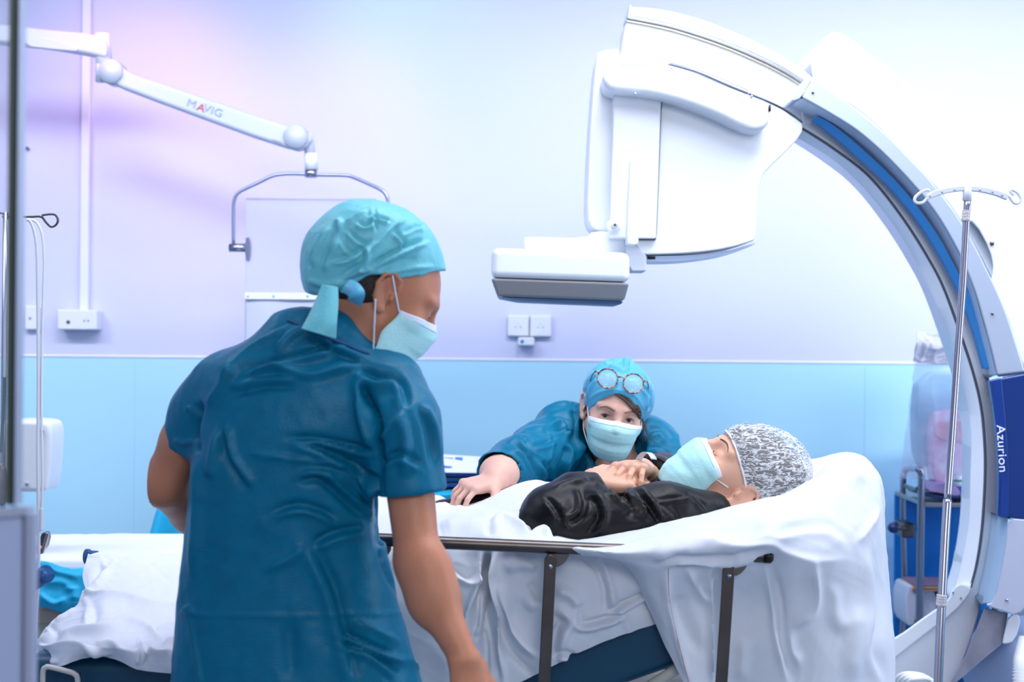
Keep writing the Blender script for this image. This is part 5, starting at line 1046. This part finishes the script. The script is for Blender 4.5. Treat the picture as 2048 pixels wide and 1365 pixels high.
# collar band
r = surf_line(bvh(V, Fq), [(574, 640), (590, 646), (612, 656), (640, 668), (668, 680), (695, 690), (716, 700), (740, 708)], 0.0)
if len(r) > 3: mk('collar', *g_tube(crom(r, 5), 0.0052 * np.sin(np.linspace(0.02, 3.12, len(crom(r, 5)))) ** .3, 10, 0.8), M_scrub2, topS)
# trousers and shoes
F = Field(axis(S(380, 0)[0], S(840, 0)[0], 0.01), axis(2.2, 2.75, 0.01), axis(-0.01, 0.86, 0.01))
F.loft([0.6, 0.7, 0.8], [S(604, 0)[0]] * 3, [2.46] * 3, [.165, .165, .15], [.10, .10, .09], 0.03)
for x, yy in ((520, 2.52), (690, 2.42)):
    b_ = S(x, 1500, yy); F.chain([b_ + [0, 0, -0.02], [b_[0], yy, 0.42], [b_[0], yy, 0.07]], [.10, .075, .068], 0.03)
cloth('trousers', F, M_scrub, pS, [], 0.004, 12, 8)
for x, yy in ((520, 2.52), (690, 2.42)):
    F = Field(axis(S(x, 0)[0] - 0.08, S(x, 0)[0] + 0.17, 0.006), axis(yy - 0.1, yy + 0.25, 0.006), axis(-0.01, 0.12, 0.006)); b_ = S(x, 0, yy)
    F.cap([b_[0], yy, 0.04], [b_[0] + 0.05, yy + 0.16, 0.035], 0.045, 0.04, 0.02); F.func(lambda X, Y, Z: -Z + 0 * X + 0 * Y + 0.001); V, Fq = F.mesh(1); mk('shoe', V, Fq, M_white2, pS)
# hair at the nape
F = Field(axis(S(600, 0)[0], S(790, 0)[0], 0.004), axis(2.3, 2.64, 0.004), axis(1.36, 1.58, 0.004))
F.ell(hdS.w(0, -0.022, 0.006), np.array([0.0755, 0.094, 0.07]) * 1.03, hdS.R, .01); F.ell(hdS.w(0, -0.07, -0.02), (0.045, 0.03, 0.04), hdS.R, 0.02)
F.cut(hdS.w(0.06, 0.004, 0), hdS.R[1]); V, Fq = F.mesh(1); V = wrinkle(V, Fq, 80, 0.0012, 3, (1, 1, .3)); mk('hair', V, Fq, M_hair1, pS)
# bouffant cap
F = Field(axis(S(590, 0)[0], S(900, 0)[0], 0.0032), axis(2.28, 2.72, 0.0042), axis(1.42, 1.70, 0.0032))
kk = 1.03
F.ell(hdS.w(0, -0.008, 0.038), np.array([0.081, 0.103, 0.090]) * kk, hdS.R, .02)
F.ell(S(715, 500, 2.46), (0.088, 0.095, 0.078), k=0.05); F.ell(S(672, 540, 2.46), (0.052, 0.08, 0.062), k=0.05); F.ell(S(790, 492, 2.48), (0.055, 0.08, 0.045), k=0.05)
F.ell(S(735, 455, 2.46), (0.058, 0.075, 0.036), k=0.04); F.ell(S(655, 560, 2.45), (0.036, 0.065, 0.045), k=0.03)
F.cap(S(845, 520, 2.50), S(868, 534, 2.52), 0.02, 0.012, 0.03)
bl_ = [S(640, 596, 2.35), S(748, 556, 2.35), S(876, 546, 2.35)]
def capcut(X, Y, Z):
    # lower edge of the cap, a curve over the ear, given as height by x
    w = (Y - CO[1]); px = 1024 + (X - 0.0 * Z) / w * FPX; e = np.interp(px.ravel(), [600, 625, 650, 700, 735, 765, 800, 840, 880], [585, 592, 590, 574, 552, 552, 560, 553, 543]).reshape(px.shape)
    return (CAMZ - (e - 682.5 - (px - 1024) * math.tan(ROLL)) / FPX * w) - Z + 0.0 * Y
F.func(capcut)
tc_ = T(550, 380, 3.9)
SC_ = [(tc_([(480, 330), (560, 260), (720, 150)]), 5, .009, 'w'), (tc_([(620, 600), (760, 460), (900, 320), (1020, 225)]), 6, .012, 'w'), (tc_([(700, 540), (830, 400), (960, 280)]), 7, -.008, 's'),
       (tc_([(560, 320), (640, 400), (720, 430)]), 4, .006, 'c'), (tc_([(520, 400), (560, 480), (640, 520)]), 4, .005, 'c'), (tc_([(430, 480), (520, 300), (470, 230)]), 6, .009, 'r'), (tc_([(300, 600), (340, 460), (440, 280)]), 5, .008, 'r'),
       (tc_([(260, 620), (300, 480), (380, 330)]), 4, -.006, 's'), (tc_([(380, 640), (430, 520), (520, 380)]), 6, .008, 'w'), (tc_([(640, 260), (700, 290), (770, 260)]), 5, .007, 'c'), (tc_([(740, 210), (820, 230), (890, 250)]), 4, .007, 'c'),
       (tc_([(920, 330), (990, 400), (1010, 460)]), 5, .007, 'c'), (tc_([(770, 600), (900, 520), (1040, 450), (1180, 400)]), 6, .011, 'c'), (tc_([(800, 610), (950, 560), (1120, 540)]), 6, -.005, 'r'), (tc_([(760, 640), (900, 640), (1080, 610), (1250, 600)]), 4, .005, 'r'),
       (tc_([(540, 680), (660, 600), (700, 520), (690, 440)]), 6, .009, 'c'), (tc_([(640, 610), (700, 640), (740, 600)]), 5, .009, 'w'), (tc_([(560, 720), (640, 690), (740, 630)]), 5, -.006, 's'), (tc_([(760, 130), (770, 230), (780, 330)]), 4, .005, 'c'),
       (tc_([(440, 560), (560, 540), (680, 470), (780, 380)]), 6, .007, 'c'), (tc_([(250, 700), (400, 740), (540, 720)]), 6, .005, 'r'), (tc_([(1000, 350), (1100, 300), (1160, 300)]), 5, .006, 'c')]
capS, V, Fq = cloth('surgical_cap', F, M_cap, pS, SC_, 0.0035, 20, 5, wr2=(48, 0.0016, 7), k=1.15)
# ties
ribbon('cap_tie', [S(660, 572, 2.345), S(655, 600, 2.335), S(645, 640, 2.32), S(637, 668, 2.315)], [np.array([.013, .002, -.002]), np.array([.018, .0, -.004]), np.array([.024, -.004, -.006]), np.array([.028, .004, -.008])], M_cap, capS)
ribbon('cap_tie', [S(690, 572, 2.33), S(705, 578, 2.31), S(714, 592, 2.30), S(708, 606, 2.315)], [np.array([.008, .0, .010]), np.array([.010, .0, .009]), np.array([.013, .0, .004]), np.array([.011, 0, -.006])], M_cap2, capS)
mS = hdS.mask(pS, BS, seed=4, loops=False, squash=1.05, back=0.022)
nmS = hdS
for pt, cn in (((785, 552), hdS.cor[2]), ((751, 598), hdS.cor[3])):
    a = hit(BS, *pt, 0.003)
    if a is not None: mk('ear_loop', *g_tube(crom([a, (a + cn) / 2 + [0, -0.003, 0], cn + [0, -0.001, 0]], 5), 0.0014, 8), M_maskw, mS)
hdS.lashes(pS, M_hair1, 0.004); 

# ---------------------------------------------------------------- 2. masked woman leaning over the gurney
YF = 3.62
Q = lambda x, y, Y=YF: P(x, y, Y)
hdF = Head(Q(1228, 823, 3.60), (0.03, -1, -0.20), (0.20, -0.2, 1), 0.97)
F = Field(axis(Q(905, 0, 3.3)[0], Q(1370, 0)[0], 0.006, [(Q(1155, 0)[0], Q(1312, 0)[0], 0.0019), (P(920, 0, 3.22)[0], P(1020, 0, 3.22)[0], 0.003)]), axis(3.1, 4.05, 0.009, [(3.49, 3.63, 0.0019), (3.1, 3.32, 0.003)]), axis(-0.02, 1.42, 0.012, [(1.12, 1.34, 0.0019), (0.99, 1.12, 0.0035)]))
hdF.build(F)
F.cap(Q(1235, 955, 3.72), hdF.w(0, -0.03, -0.06), 0.062, 0.052, 0.03)
F.cap(Q(1190, 945, 3.70), Q(1290, 955, 3.70), 0.035, 0.035, 0.04); F.cap(Q(1200, 930, 3.61), Q(1222, 975, 3.60), 0.014, 0.02, 0.03)
F.chain([Q(1235, 960, 3.74), Q(1240, 1100, 3.76), Q(1240, 1180, 3.78)], [.10, .12, .13], 0.05)
eF, wF = Q(1050, 905, 3.46), P(990, 962, 3.28)
F.chain([Q(1140, 890, 3.70), eF + [0, .02, -.01], P(1000, 948, 3.335), wF], [.03, .032, .036, .030], 0.02); F.ell(P(1000, 945, 3.33), (.042, .05, .034), k=0.03)
hand(F, wF, (-0.62, -0.50, -0.10), (-0.15, -0.35, 1), (0.6, -0.8, 0), (0.7, .75, .8, .85), 0.92, (0.5, 0.7, -.2), spread=.14)
F.chain([Q(1320, 900, 3.70), Q(1350, 1000, 3.66), Q(1330, 1060, 3.45)], [.03, .03, .02], 0.02)
for x in (1200, 1290):
    b_ = Q(x, 1180, 3.78); F.chain([b_, [b_[0], 3.8, 0.45], [b_[0], 3.8, 0.09]], [.085, .05, .035], .04); F.cap([b_[0], 3.8, .045], [b_[0], 3.66, .035], .035, .03, .03)
pF, VF, FF = body_obj('person', F, M_skin2, 'masked person in blue cap and long-sleeved teal scrubs leaning over the gurney')
BF = bvh(VF, FF)
hdF.eyes(pF, P(1500, 640, 0.6)); hdF.brows(pF, BF, mat('brown_eyebrow', '8A6B58', 0.6)); hdF.lashes(pF, mat('brown_lash', '3A2A24', 0.5))
mF = hdF.mask(pF, BF, seed=2, taper=0.22, hgt=0.114)
# scrub top
F = Field(axis(Q(930, 0, 3.35)[0], Q(1375, 0)[0], 0.0045), axis(3.18, 4.05, 0.0065), axis(0.62, 1.30, 0.0045))
F.chain([Q(1150, 905, 3.74), Q(1300, 925, 3.74)], [.105, .10], .05); F.chain([Q(1235, 960, 3.74), Q(1240, 1120, 3.76), Q(1240, 1260, 3.78)], [.165, .165, .175], .06)
F.chain([Q(1140, 870, 3.68), Q(1080, 905, 3.56), P(1032, 935, 3.42), P(995, 948, 3.34)], [.075, .074, .068, .058], .03)
F.ell(Q(1128, 852, 3.68), (.075, .08, .06), k=.04); F.chain([Q(1296, 880, 3.70), Q(1325, 925, 3.68), Q(1340, 1000, 3.6)], [.062, .066, .06], .04)
F.cap(Q(1180, 870, 3.68), Q(1190, 900, 3.66), .05, .05, .04); F.cap(Q(1285, 890, 3.68), Q(1275, 910, 3.67), .05, .04, .04)
F.cut(P(982, 952, 3.32), (-0.75, -0.55, -0.25), P(900, 1010, 3.3) - [0, .15, 0], P(1050, 890, 3.3) + [0, .1, 0])
F.cap(P(1012, 940, 3.38), P(972, 962, 3.26), .048, .055, .004, 'sub')
F.chain([Q(1238, 985, 3.60), Q(1238, 900, 3.62), hdF.w(0, 0, -.06)], [.030, .066, .078], .012, 'sub'); F.cap(Q(1214, 960, 3.55), Q(1206, 900, 3.56), .035, .05, .01, 'sub')
tf = T(850, 690, 3.689)
SF = [(tf([(860, 600), (1000, 560), (1060, 640), (1040, 720)]), 6, .012, 'c'), (tf([(900, 560), (1000, 540), (1100, 600)]), 5, .010, 'w'), (tf([(940, 640), (1080, 660), (1060, 730)]), 5, .010, 'c'), (tf([(1100, 440), (1140, 520), (1150, 640), (1110, 800)]), 8, -.018, 'c'),
      (tf([(700, 680), (760, 760), (860, 820)]), 5, .010, 'c'), (tf([(620, 740), (720, 800), (780, 900), (820, 1000)]), 6, .012, 'c'), (tf([(560, 800), (660, 850), (740, 960), (740, 1050)]), 5, .010, 'w'), (tf([(480, 850), (620, 870), (690, 960)]), 5, .009, 'r'),
      (tf([(600, 730), (760, 640), (900, 620)]), 8, .009, 'r'), (tf([(920, 660), (930, 780), (900, 880)]), 7, .010, 'w'), (tf([(1040, 740), (1060, 800), (1000, 960), (960, 1010)]), 7, -.012, 'c'), (tf([(800, 760), (900, 740), (960, 700)]), 6, .008, 'c'),
      (tf([(1180, 700), (1140, 830), (1060, 960), (980, 1030)]), 7, .016, 'c'), (tf([(1200, 880), (1215, 1000)]), 5, .008, 'r'), (tf([(1560, 760), (1620, 800), (1700, 790), (1800, 800)]), 8, .010, 'r'), (tf([(1600, 620), (1560, 740), (1540, 800)]), 7, -.012, 'c'),
      (tf([(1620, 840), (1700, 780), (1800, 840)]), 6, .008, 'c'), (tf([(860, 500), (960, 440), (1080, 420)]), 7, .008, 'r'), (tf([(400, 880), (390, 960), (380, 1020)]), 5, .006, 'r'), (tf([(850, 860), (900, 960), (880, 1040)]), 6, .010, 'c'), (tf([(1640, 660), (1740, 640), (1800, 720)]), 8, .008, 'c')]
topF, V, Fq = cloth('scrub_top', F, M_scrub, pF, SF, 0.0035, 16, 13, wr2=(34, 0.0018, 14), k=0.9)
for pts in ([(1172, 905), (1176, 940), (1186, 975)], ): 
    r = surf_line(bvh(V, Fq), pts, .002)
    if len(r) > 2: mk('neck_binding', *g_tube(crom(r, 5), 0.004, 8, .4), M_scrub2, topF)
r = surf_line(BF, [(1176, 900), (1174, 930), (1173, 960)], .003)
if len(r) > 2: mk('neck_cord', *g_tube(crom(r, 5), 0.0009, 6), mat('neck_cord_beige', 'B9A58E', .5), pF)
F = Field(axis(Q(1150, 0)[0], Q(1340, 0)[0], 0.012), axis(3.62, 4.0, 0.012), axis(-.01, .8, .012))
for x in (1200, 1290):
    b_ = Q(x, 1180, 3.78); F.chain([[b_[0], 3.79, .72], [b_[0], 3.8, .42], [b_[0], 3.8, .06]], [.10, .075, .065], .04)
cloth('trousers', F, M_scrub, pF, [], .003, 12, 9)
# hair: strands from the parting below the cap edge
hair = MB()
rs = np.random.default_rng(5)
for i in range(90):
    a = rs.uniform(0, 1); st = np.array([1209 + 66 * a, 780 + 26 * a ** 2]) ; en = np.array([1283 + 6 * a + rs.normal(0, .8), 846 + rs.normal(0, 3)])
    md = (st + en) / 2 + np.array([15 - 8 * a, -17 + 12 * a])
    r = surf_line(BF, [tuple((1 - t) ** 2 * st + 2 * t * (1 - t) * md + t * t * en) for t in np.linspace(-.25, 1, 8)], 0.003 + rs.uniform(0, .004))
    if len(r) > 4: hair.add(*g_tube(crom(r, 3), np.interp(np.linspace(0, 1, len(crom(r, 3))), [0, .7, 1], [.0013, .0012, .0004]), 5))
for i in range(18):
    a = rs.uniform(0, 1); r = surf_line(BF, [(1186 - 13 * a - 6 * t, 788 + 14 * a + t * 22) for t in np.linspace(-.2, 1, 6)], 0.0025)
    if len(r) > 3: hair.add(*g_tube(crom(r, 3), 0.0009, 5))
for i in range(12):
    a = rs.uniform(-1, 1); hair.add(*g_tube(crom([Q(1283 + a, 835, 3.56), Q(1288 + 3 * a, 850, 3.555), Q(1292 + 7 * a, 866, 3.56), Q(1299 + 14 * a, 878 + 12 * abs(a), 3.56)], 3), 0.00045, 5))
hair.build('hair', M_hair2, pF)
# cap
F = Field(axis(Q(1145, 0)[0], Q(1325, 0)[0], 0.0028), axis(3.46, 3.80, 0.0035), axis(1.17, 1.40, 0.0028))
F.ell(hdF.w(0, -0.010, 0.040), (0.084, 0.104, 0.086), hdF.R, .02); F.ell(hdF.w(-0.004, -0.03, 0.055), (0.082, 0.085, 0.066), hdF.R, .03); F.cap(hdF.w(-.006, -.02, .112), hdF.w(-.010, -.02, .138), .03, .004, .03)
F.ell(hdF.w(-0.05, -0.03, 0.03), (0.045, 0.07, 0.055), hdF.R, .03)
def capcutF(X, Y, Z):
    x = (X - hdF.O[0]); y = Y - hdF.O[1]; z = Z - hdF.O[2]; R = hdF.R
    lx = R[0, 0] * x + R[0, 1] * y + R[0, 2] * z; ly = R[1, 0] * x + R[1, 1] * y + R[1, 2] * z; lz = R[2, 0] * x + R[2, 1] * y + R[2, 2] * z
    e = 0.066 - 11.8 * (lx - 0.008) ** 2 - 0.55 * np.maximum(0.09 - ly, 0) + 0.0 * lz; e = np.maximum(e, -0.022)
    return e - lz
F.func(capcutF)
tg = T(1100, 700, 5.688)
SG = [(tg([(880, 60), (870, 160), (875, 270)]), 4, .008, 'c'), (tg([(880, 60), (780, 110), (650, 150), (480, 250)]), 4, .007, 'c'), (tg([(900, 100), (980, 170), (1060, 260), (1140, 380)]), 4, .006, 'c'), (tg([(660, 180), (760, 200), (860, 260)]), 5, .006, 'r'),
      (tg([(400, 560), (440, 420), (540, 300)]), 5, .007, 'c'), (tg([(380, 480), (430, 350), (520, 240)]), 4, .005, 'r'), (tg([(1040, 420), (1120, 540), (1110, 700)]), 5, .008, 'c'), (tg([(1100, 360), (1150, 480), (1140, 600)]), 4, .006, 'w'), (tg([(400, 600), (560, 490), (760, 455), (960, 520), (1080, 700)]), 3, .003, 'r')]
capF, VcF, FcF = cloth('surgical_cap', F, M_cap2, pF, SG, 0.002, 24, 15, k=0.9)
# spectacles pushed up on the cap: a thing of its own
BC = bvh(VcF, FcF)
gl = thing('spectacles', Q(1240, 765, 3.47), 'round tortoiseshell spectacles pushed up on the blue cap of the leaning person', 'glasses')
M_tort = mat('tortoiseshell', 'C08E72', 0.15, coat=.6, var=(160, .06, '2A1712'))
cL, cR = np.array([1215.3, 757.5]), np.array([1267, 767.5]); base = hit(BC, 1240, 770) ; gy = (base[1] if base is not None else 3.5) - 0.006
rad = 20.3 / FPX * gy; ax = nv(P(*cR, gy) - P(*cL, gy)); upg = np.array([-ax[2], 0.18, ax[0]]); upg = nv(upg)
for c_, s_ in ((cL, -1), (cR, 1)):
    C = P(*c_, gy); yb = np.array([0, 0.004, 0]); ring = [C + rad * (math.cos(a) * ax + math.sin(a) * upg * 0.97) + yb * abs(math.cos(a)) * (1 if s_ * math.cos(a) > 0 else 0) for a in np.linspace(0, 2 * math.pi, 41)]
    mk('rim', *g_tube(np.array(ring), 0.0019, 10), M_tort, gl)
    mk('lens', np.array(ring[:-1]), [list(range(40))], M_lens, gl, solid=0.001)
    h_ = C + ax * s_ * rad * 1.0 + upg * rad * .45; e_ = h_ + ax * s_ * 0.008 + np.array([0, .006, 0])
    mk('hinge', *g_tube(np.array([h_, e_]), 0.0026, 10), M_tort, gl)
    mk('temple', *g_tube(crom([e_, e_ + ax * s_ * .006 + [0, .03, -.012], e_ + ax * s_ * .009 + [0, .07, -.030], e_ + ax * s_ * .007 + [0, .11, -.05]], 5), 0.0021, 8), M_tort, gl)
m0 = P(*cL, gy) + ax * rad * .95 + upg * rad * .3; m1 = P(*cR, gy) - ax * rad * .95 + upg * rad * .3
mk('bridge', *g_tube(crom([m0, (m0 + m1) / 2 + upg * .003 - [0, .002, 0], m1], 6), 0.0018, 8), M_tort, gl)

# ---------------------------------------------------------------- 3. patient lying on the gurney
YP = 3.05
K = lambda x, y, Y=YP: P(x, y, Y)
uP, fP = nv((0.86, -0.02, 0.50)), nv((-0.50, -0.18, 0.84))
hdP = Head(K(1464, 969, 3.09), fP, uP, 1.07)
hxa, hxb = K(1185, 0)[0], K(1310, 0)[0]
F = Field(axis(K(700, 0)[0], K(1640, 0)[0], 0.009, [(hxa, hxb, 0.0017), (K(1330, 0)[0], K(1500, 0)[0], 0.0024)]), axis(2.80, 3.36, 0.007, [(2.86, 2.97, 0.0035), (2.97, 3.16, 0.002)]), axis(0.85, 1.32, 0.007, [(0.995, 1.19, 0.0019)]))
hdP.build(F, eyes=False)
F.cap(hdP.w(0, -0.01, -0.05), K(1350, 1025, 3.1), 0.055, 0.06, 0.03)
F.chain([K(1330, 1045, 3.13), K(1240, 1064, 3.12), K(1100, 1068, 3.12), K(980, 1070, 3.12)], [.06, .06, .055, .05], .05)
F.chain([K(1370, 1040, 2.97), K(1150, 1062, 2.92), K(1105, 1045, 2.92)], [.036, .032, .028], .02)
A0 = P(1186, 962, 3.03)
F.cap(K(1105, 1040, 2.92), A0, .028, .027, .02)
# near (lower) hand flat on the belly, far hand over it
tA = hand(F, A0, (1.0, 0.10, -0.02), (-0.02, -0.35, 1), (0, 1, 0.2), (0.35, .4, .4, .4), 0.96, (0.8, 0.5, 0.3), spread=0.05)
B0 = P(1284, 940, 3.13)
F.chain([K(1345, 1010, 3.24), K(1322, 975, 3.22), B0], [.03, .028, .026], .02)
tB = hand(F, B0, (-0.42, -0.90, 0.12), (0.05, 0.12, 1), (-1, 0.3, 0), (0.62, .68, .72, .75), 0.96, (0.8, 0.5, 0.05), spread=0.17)
F.chain([K(990, 1080, 3.04), K(800, 1085, 3.04), K(700, 1090, 3.02)], [.05, .045, .04], .04); F.chain([K(990, 1080, 3.2), K(800, 1085, 3.2), K(700, 1090, 3.2)], [.05, .045, .04], .04)
pP, VP, FP = body_obj('person', F, M_skin3, 'patient lying on the gurney in black gown, mask and white netted cap with clasped hands')
BP = bvh(VP, FP)
hdP.brows(pP, BP, mat('brown_lash', '3A2A24', 0.5), 0.0009, ((0.018, 0.001), (0.025, -0.0035), (0.032, -0.0052), (0.040, -0.0035), (0.047, 0.001)), 'eyelashes'); hdP.brows(pP, BP, mat('dark_eyebrow', '5E4436', 0.6), 0.002)
mP = hdP.mask(pP, BP, seed=6, loops=False, droop=0.004, taper=0.1)
for pts, cn in (([(1456, 976), (1436, 962), (1418, 950)], hdP.cor[0]), ([(1412, 1006), (1398, 998), (1386, 990)], hdP.cor[1])):
    r = surf_line(BP, pts, .002)
    if len(r) > 1: mk('ear_loop', *g_tube(crom(r + [cn], 5), 0.0014, 8), M_maskw, mP)
# hair under the netting
F = Field(axis(K(1440, 0)[0], K(1640, 0)[0], .005), axis(2.9, 3.3, .005), axis(1.0, 1.3, .005))
F.ell(hdP.w(0, -0.008, 0.045), np.array([.080, .107, .089]) * 1.06, hdP.R, .01); F.ell(K(1540, 950, 3.09), (.075, .085, .065), k=.02); n_ = nv(hdP.R[2] * 1.0 + hdP.R[1] * -.30); F.cut(K(1466, 940, 3.09) + n_ * .005, -n_); V, Fq = F.mesh(1)
V = wrinkle(V, Fq, 60, .003, 5); mk('hair', V, Fq, M_hairP, pP)
# netted bouffant cap
mn = bpy.data.materials.new('crinkled_white_netting'); mn.use_nodes = True; nt = mn.node_tree; b = nt.nodes['Principled BSDF']
b.inputs['Base Color'].default_value = lin('E9EBEE'); b.inputs['Roughness'].default_value = .55
tc = nt.nodes.new('ShaderNodeTexCoord'); mp = nt.nodes.new('ShaderNodeMapping'); mp.inputs['Scale'].default_value = (56, 56, 170); mp.inputs['Rotation'].default_value = (0, math.radians(14), 0)
nz = nt.nodes.new('ShaderNodeTexNoise'); nz.inputs['Scale'].default_value = 1.0; nz.inputs['Detail'].default_value = 2.5; nz.inputs['Distortion'].default_value = .8
nt.links.new(tc.outputs['Object'], mp.inputs[0]); nt.links.new(mp.outputs[0], nz.inputs['Vector'])
ab = nt.nodes.new('ShaderNodeMath'); ab.operation = 'SUBTRACT'; ab.inputs[1].default_value = .5; nt.links.new(nz.outputs[0], ab.inputs[0])
a2 = nt.nodes.new('ShaderNodeMath'); a2.operation = 'ABSOLUTE'; nt.links.new(ab.outputs[0], a2.inputs[0])
rp = nt.nodes.new('ShaderNodeValToRGB'); rp.color_ramp.elements[0].position = .015; rp.color_ramp.elements[0].color = (.97, .97, .97, 1); rp.color_ramp.elements[1].position = .085; rp.color_ramp.elements[1].color = (.2, .2, .2, 1)
nt.links.new(a2.outputs[0], rp.inputs[0]); nt.links.new(rp.outputs[0], b.inputs['Alpha'])
bp = nt.nodes.new('ShaderNodeBump'); bp.inputs['Strength'].default_value = .5; bp.inputs['Distance'].default_value = .004; nt.links.new(rp.outputs[0], bp.inputs['Height']); nt.links.new(bp.outputs[0], b.inputs['Normal'])
F = Field(axis(K(1425, 0)[0], K(1650, 0)[0], .003), axis(2.88, 3.32, .004), axis(.98, 1.32, .003))
F.ell(hdP.w(0, -.006, .052), np.array([.088, .112, .098]), hdP.R, .02); F.ell(K(1545, 942, 3.09), (.082, .095, .080), k=.05); F.ell(K(1490, 905, 3.09), (.045, .07, .045), k=.04)
n_ = nv(hdP.R[2] * 1.0 + hdP.R[1] * -.30); F.cut(K(1466, 940, 3.09), -n_)
V, Fq = F.mesh(2); V = wrinkle(V, Fq, 95, .0035, 9, (.35, .35, 1)); V = wrinkle(V, Fq, 30, .003, 10)
npc = mk('netted_cap', V, Fq, mn, pP)
ed = []
for a in np.linspace(0, 2 * math.pi, 61):
    e1 = nv(np.cross(n_, [0, 1, 0])); e2 = np.cross(n_, e1); d = Vector(e1 * math.cos(a) + e2 * math.sin(a)); c0 = Vector(hdP.w(0, .0, .0)); 
    c1 = np.array(c0) + n_ * (np.dot(K(1466, 940, 3.09) - np.array(c0), n_) + .005)
    h = bvh(V, Fq).ray_cast(Vector(c1) + d * .3, -d) if a == 0 else _b.ray_cast(Vector(c1) + d * .3, -d)
    if a == 0: _b = bvh(V, Fq)
    if h[0] is not None: ed.append(np.array(h[0]))
if len(ed) > 20: mk('elastic_edge', *g_tube(np.array(ed), 0.0024 + .0008 * np.cos(np.arange(len(ed)) * 2.2), 8), mat('elastic_white', 'E8EAF0', .6), npc)
# gown
F = Field(axis(K(850, 0)[0], K(1500, 0)[0], .005), axis(2.72, 3.42, .007), axis(.88, 1.22, .004))
F.chain([K(1400, 1035, 3.10), K(1330, 1030, 3.13), K(1200, 1062, 3.12), K(1060, 1068, 3.12), K(960, 1070, 3.12)], [.075, .087, .080, .072, .058], .06)
F.chain([K(1060, 1062, 3.24), K(985, 1024, 3.27), K(885, 1042, 3.27)], [.035, .050, .048], .03)
F.chain([K(1340, 985, 3.24), K(1322, 960, 3.25), K(1306, 948, 3.18)], [.062, .055, .045], .04)
F.chain([K(1420, 1030, 2.96), K(1330, 1035, 2.93), K(1200, 1045, 2.89), K(1115, 1040, 2.88), K(1100, 1030, 2.89)], [.050, .066, .066, .056, .052], .04)
F.chain([K(1100, 1028, 2.89), K(1150, 1000, 2.93), P(1205, 978, 2.97)], [.052, .052, .040], .03); F.ell(K(1098, 1035, 2.88), (.042, .06, .045), k=.03)
F.cap(K(1050, 1050, 2.86), K(1140, 1068, 2.84), .02, .03, .03)
F.cut(P(1215, 978, 2.95), (0.9, 0.1, 0.45), P(1195, 1010, 2.8), P(1240, 940, 3.03) + [0, .0, .02]); F.cap(P(1180, 972, 2.98), P(1250, 962, 3.0), .030, .036, .006, 'sub')
F.cap(P(1300, 942, 3.14), P(1260, 930, 3.05), .034, .036, .006, 'sub')
F.cap(hdP.w(0, 0, -.03), K(1395, 1010, 3.1), .06, .066, .01, 'sub')
tp = T(1050, 800, 3.151)
SP = [(tp([(330, 560), (360, 640), (340, 720), (260, 770)]), 7, .014, 'c'), (tp([(500, 560), (600, 620), (660, 680), (640, 740)]), 6, .014, 'c'), (tp([(560, 570), (700, 620), (760, 700), (700, 740)]), 5, .012, 'w'), (tp([(700, 560), (780, 640), (830, 720), (870, 790)]), 6, -.016, 'c'),
      (tp([(820, 640), (960, 625), (1060, 610)]), 4, .008, 'c'), (tp([(860, 660), (930, 740), (940, 790)]), 5, .008, 'c'), (tp([(180, 560), (300, 520), (400, 500)]), 6, .010, 'r'), (tp([(120, 620), (180, 700), (220, 780)]), 7, .010, 'c'), (tp([(400, 600), (460, 640), (480, 760), (400, 850)]), 9, -.012, 'c'),
      (tp([(400, 510), (470, 530), (540, 560)]), 4, .008, 'c'), (tp([(240, 640), (250, 760), (300, 860)]), 8, .008, 'r'), (tp([(800, 380), (860, 400), (900, 460)]), 5, .008, 'c'), (tp([(780, 450), (840, 420), (900, 430)]), 5, .008, 'r'), (tp([(600, 800), (800, 770), (1000, 730)]), 9, .006, 'r'), (tp([(1000, 590), (1060, 620), (1140, 700)]), 6, .006, 'c')]
gn, V, Fq = cloth('hospital_gown', F, M_gown, pP, SP, 0.003, 18, 23, wr2=(40, .002, 24), k=0.75)
# wristband
c0 = P(1292, 934, 3.08); d_ = nv((0.75, .45, -.1)); e1 = nv(np.cross(d_, [0, 1, 0])); e2 = np.cross(d_, e1)
V = []
for a in np.linspace(-2.6, 0.9, 30):
    p = c0 + .031 * (math.cos(a) * e1 + math.sin(a) * e2); V += [p - d_ * .008, p + d_ * .008]
mk('wristband', V, [[2 * i, 2 * i + 1, 2 * i + 3, 2 * i + 2] for i in range(29)], mat('clear_white_band', 'DADFEA', .25), pP, solid=.001)
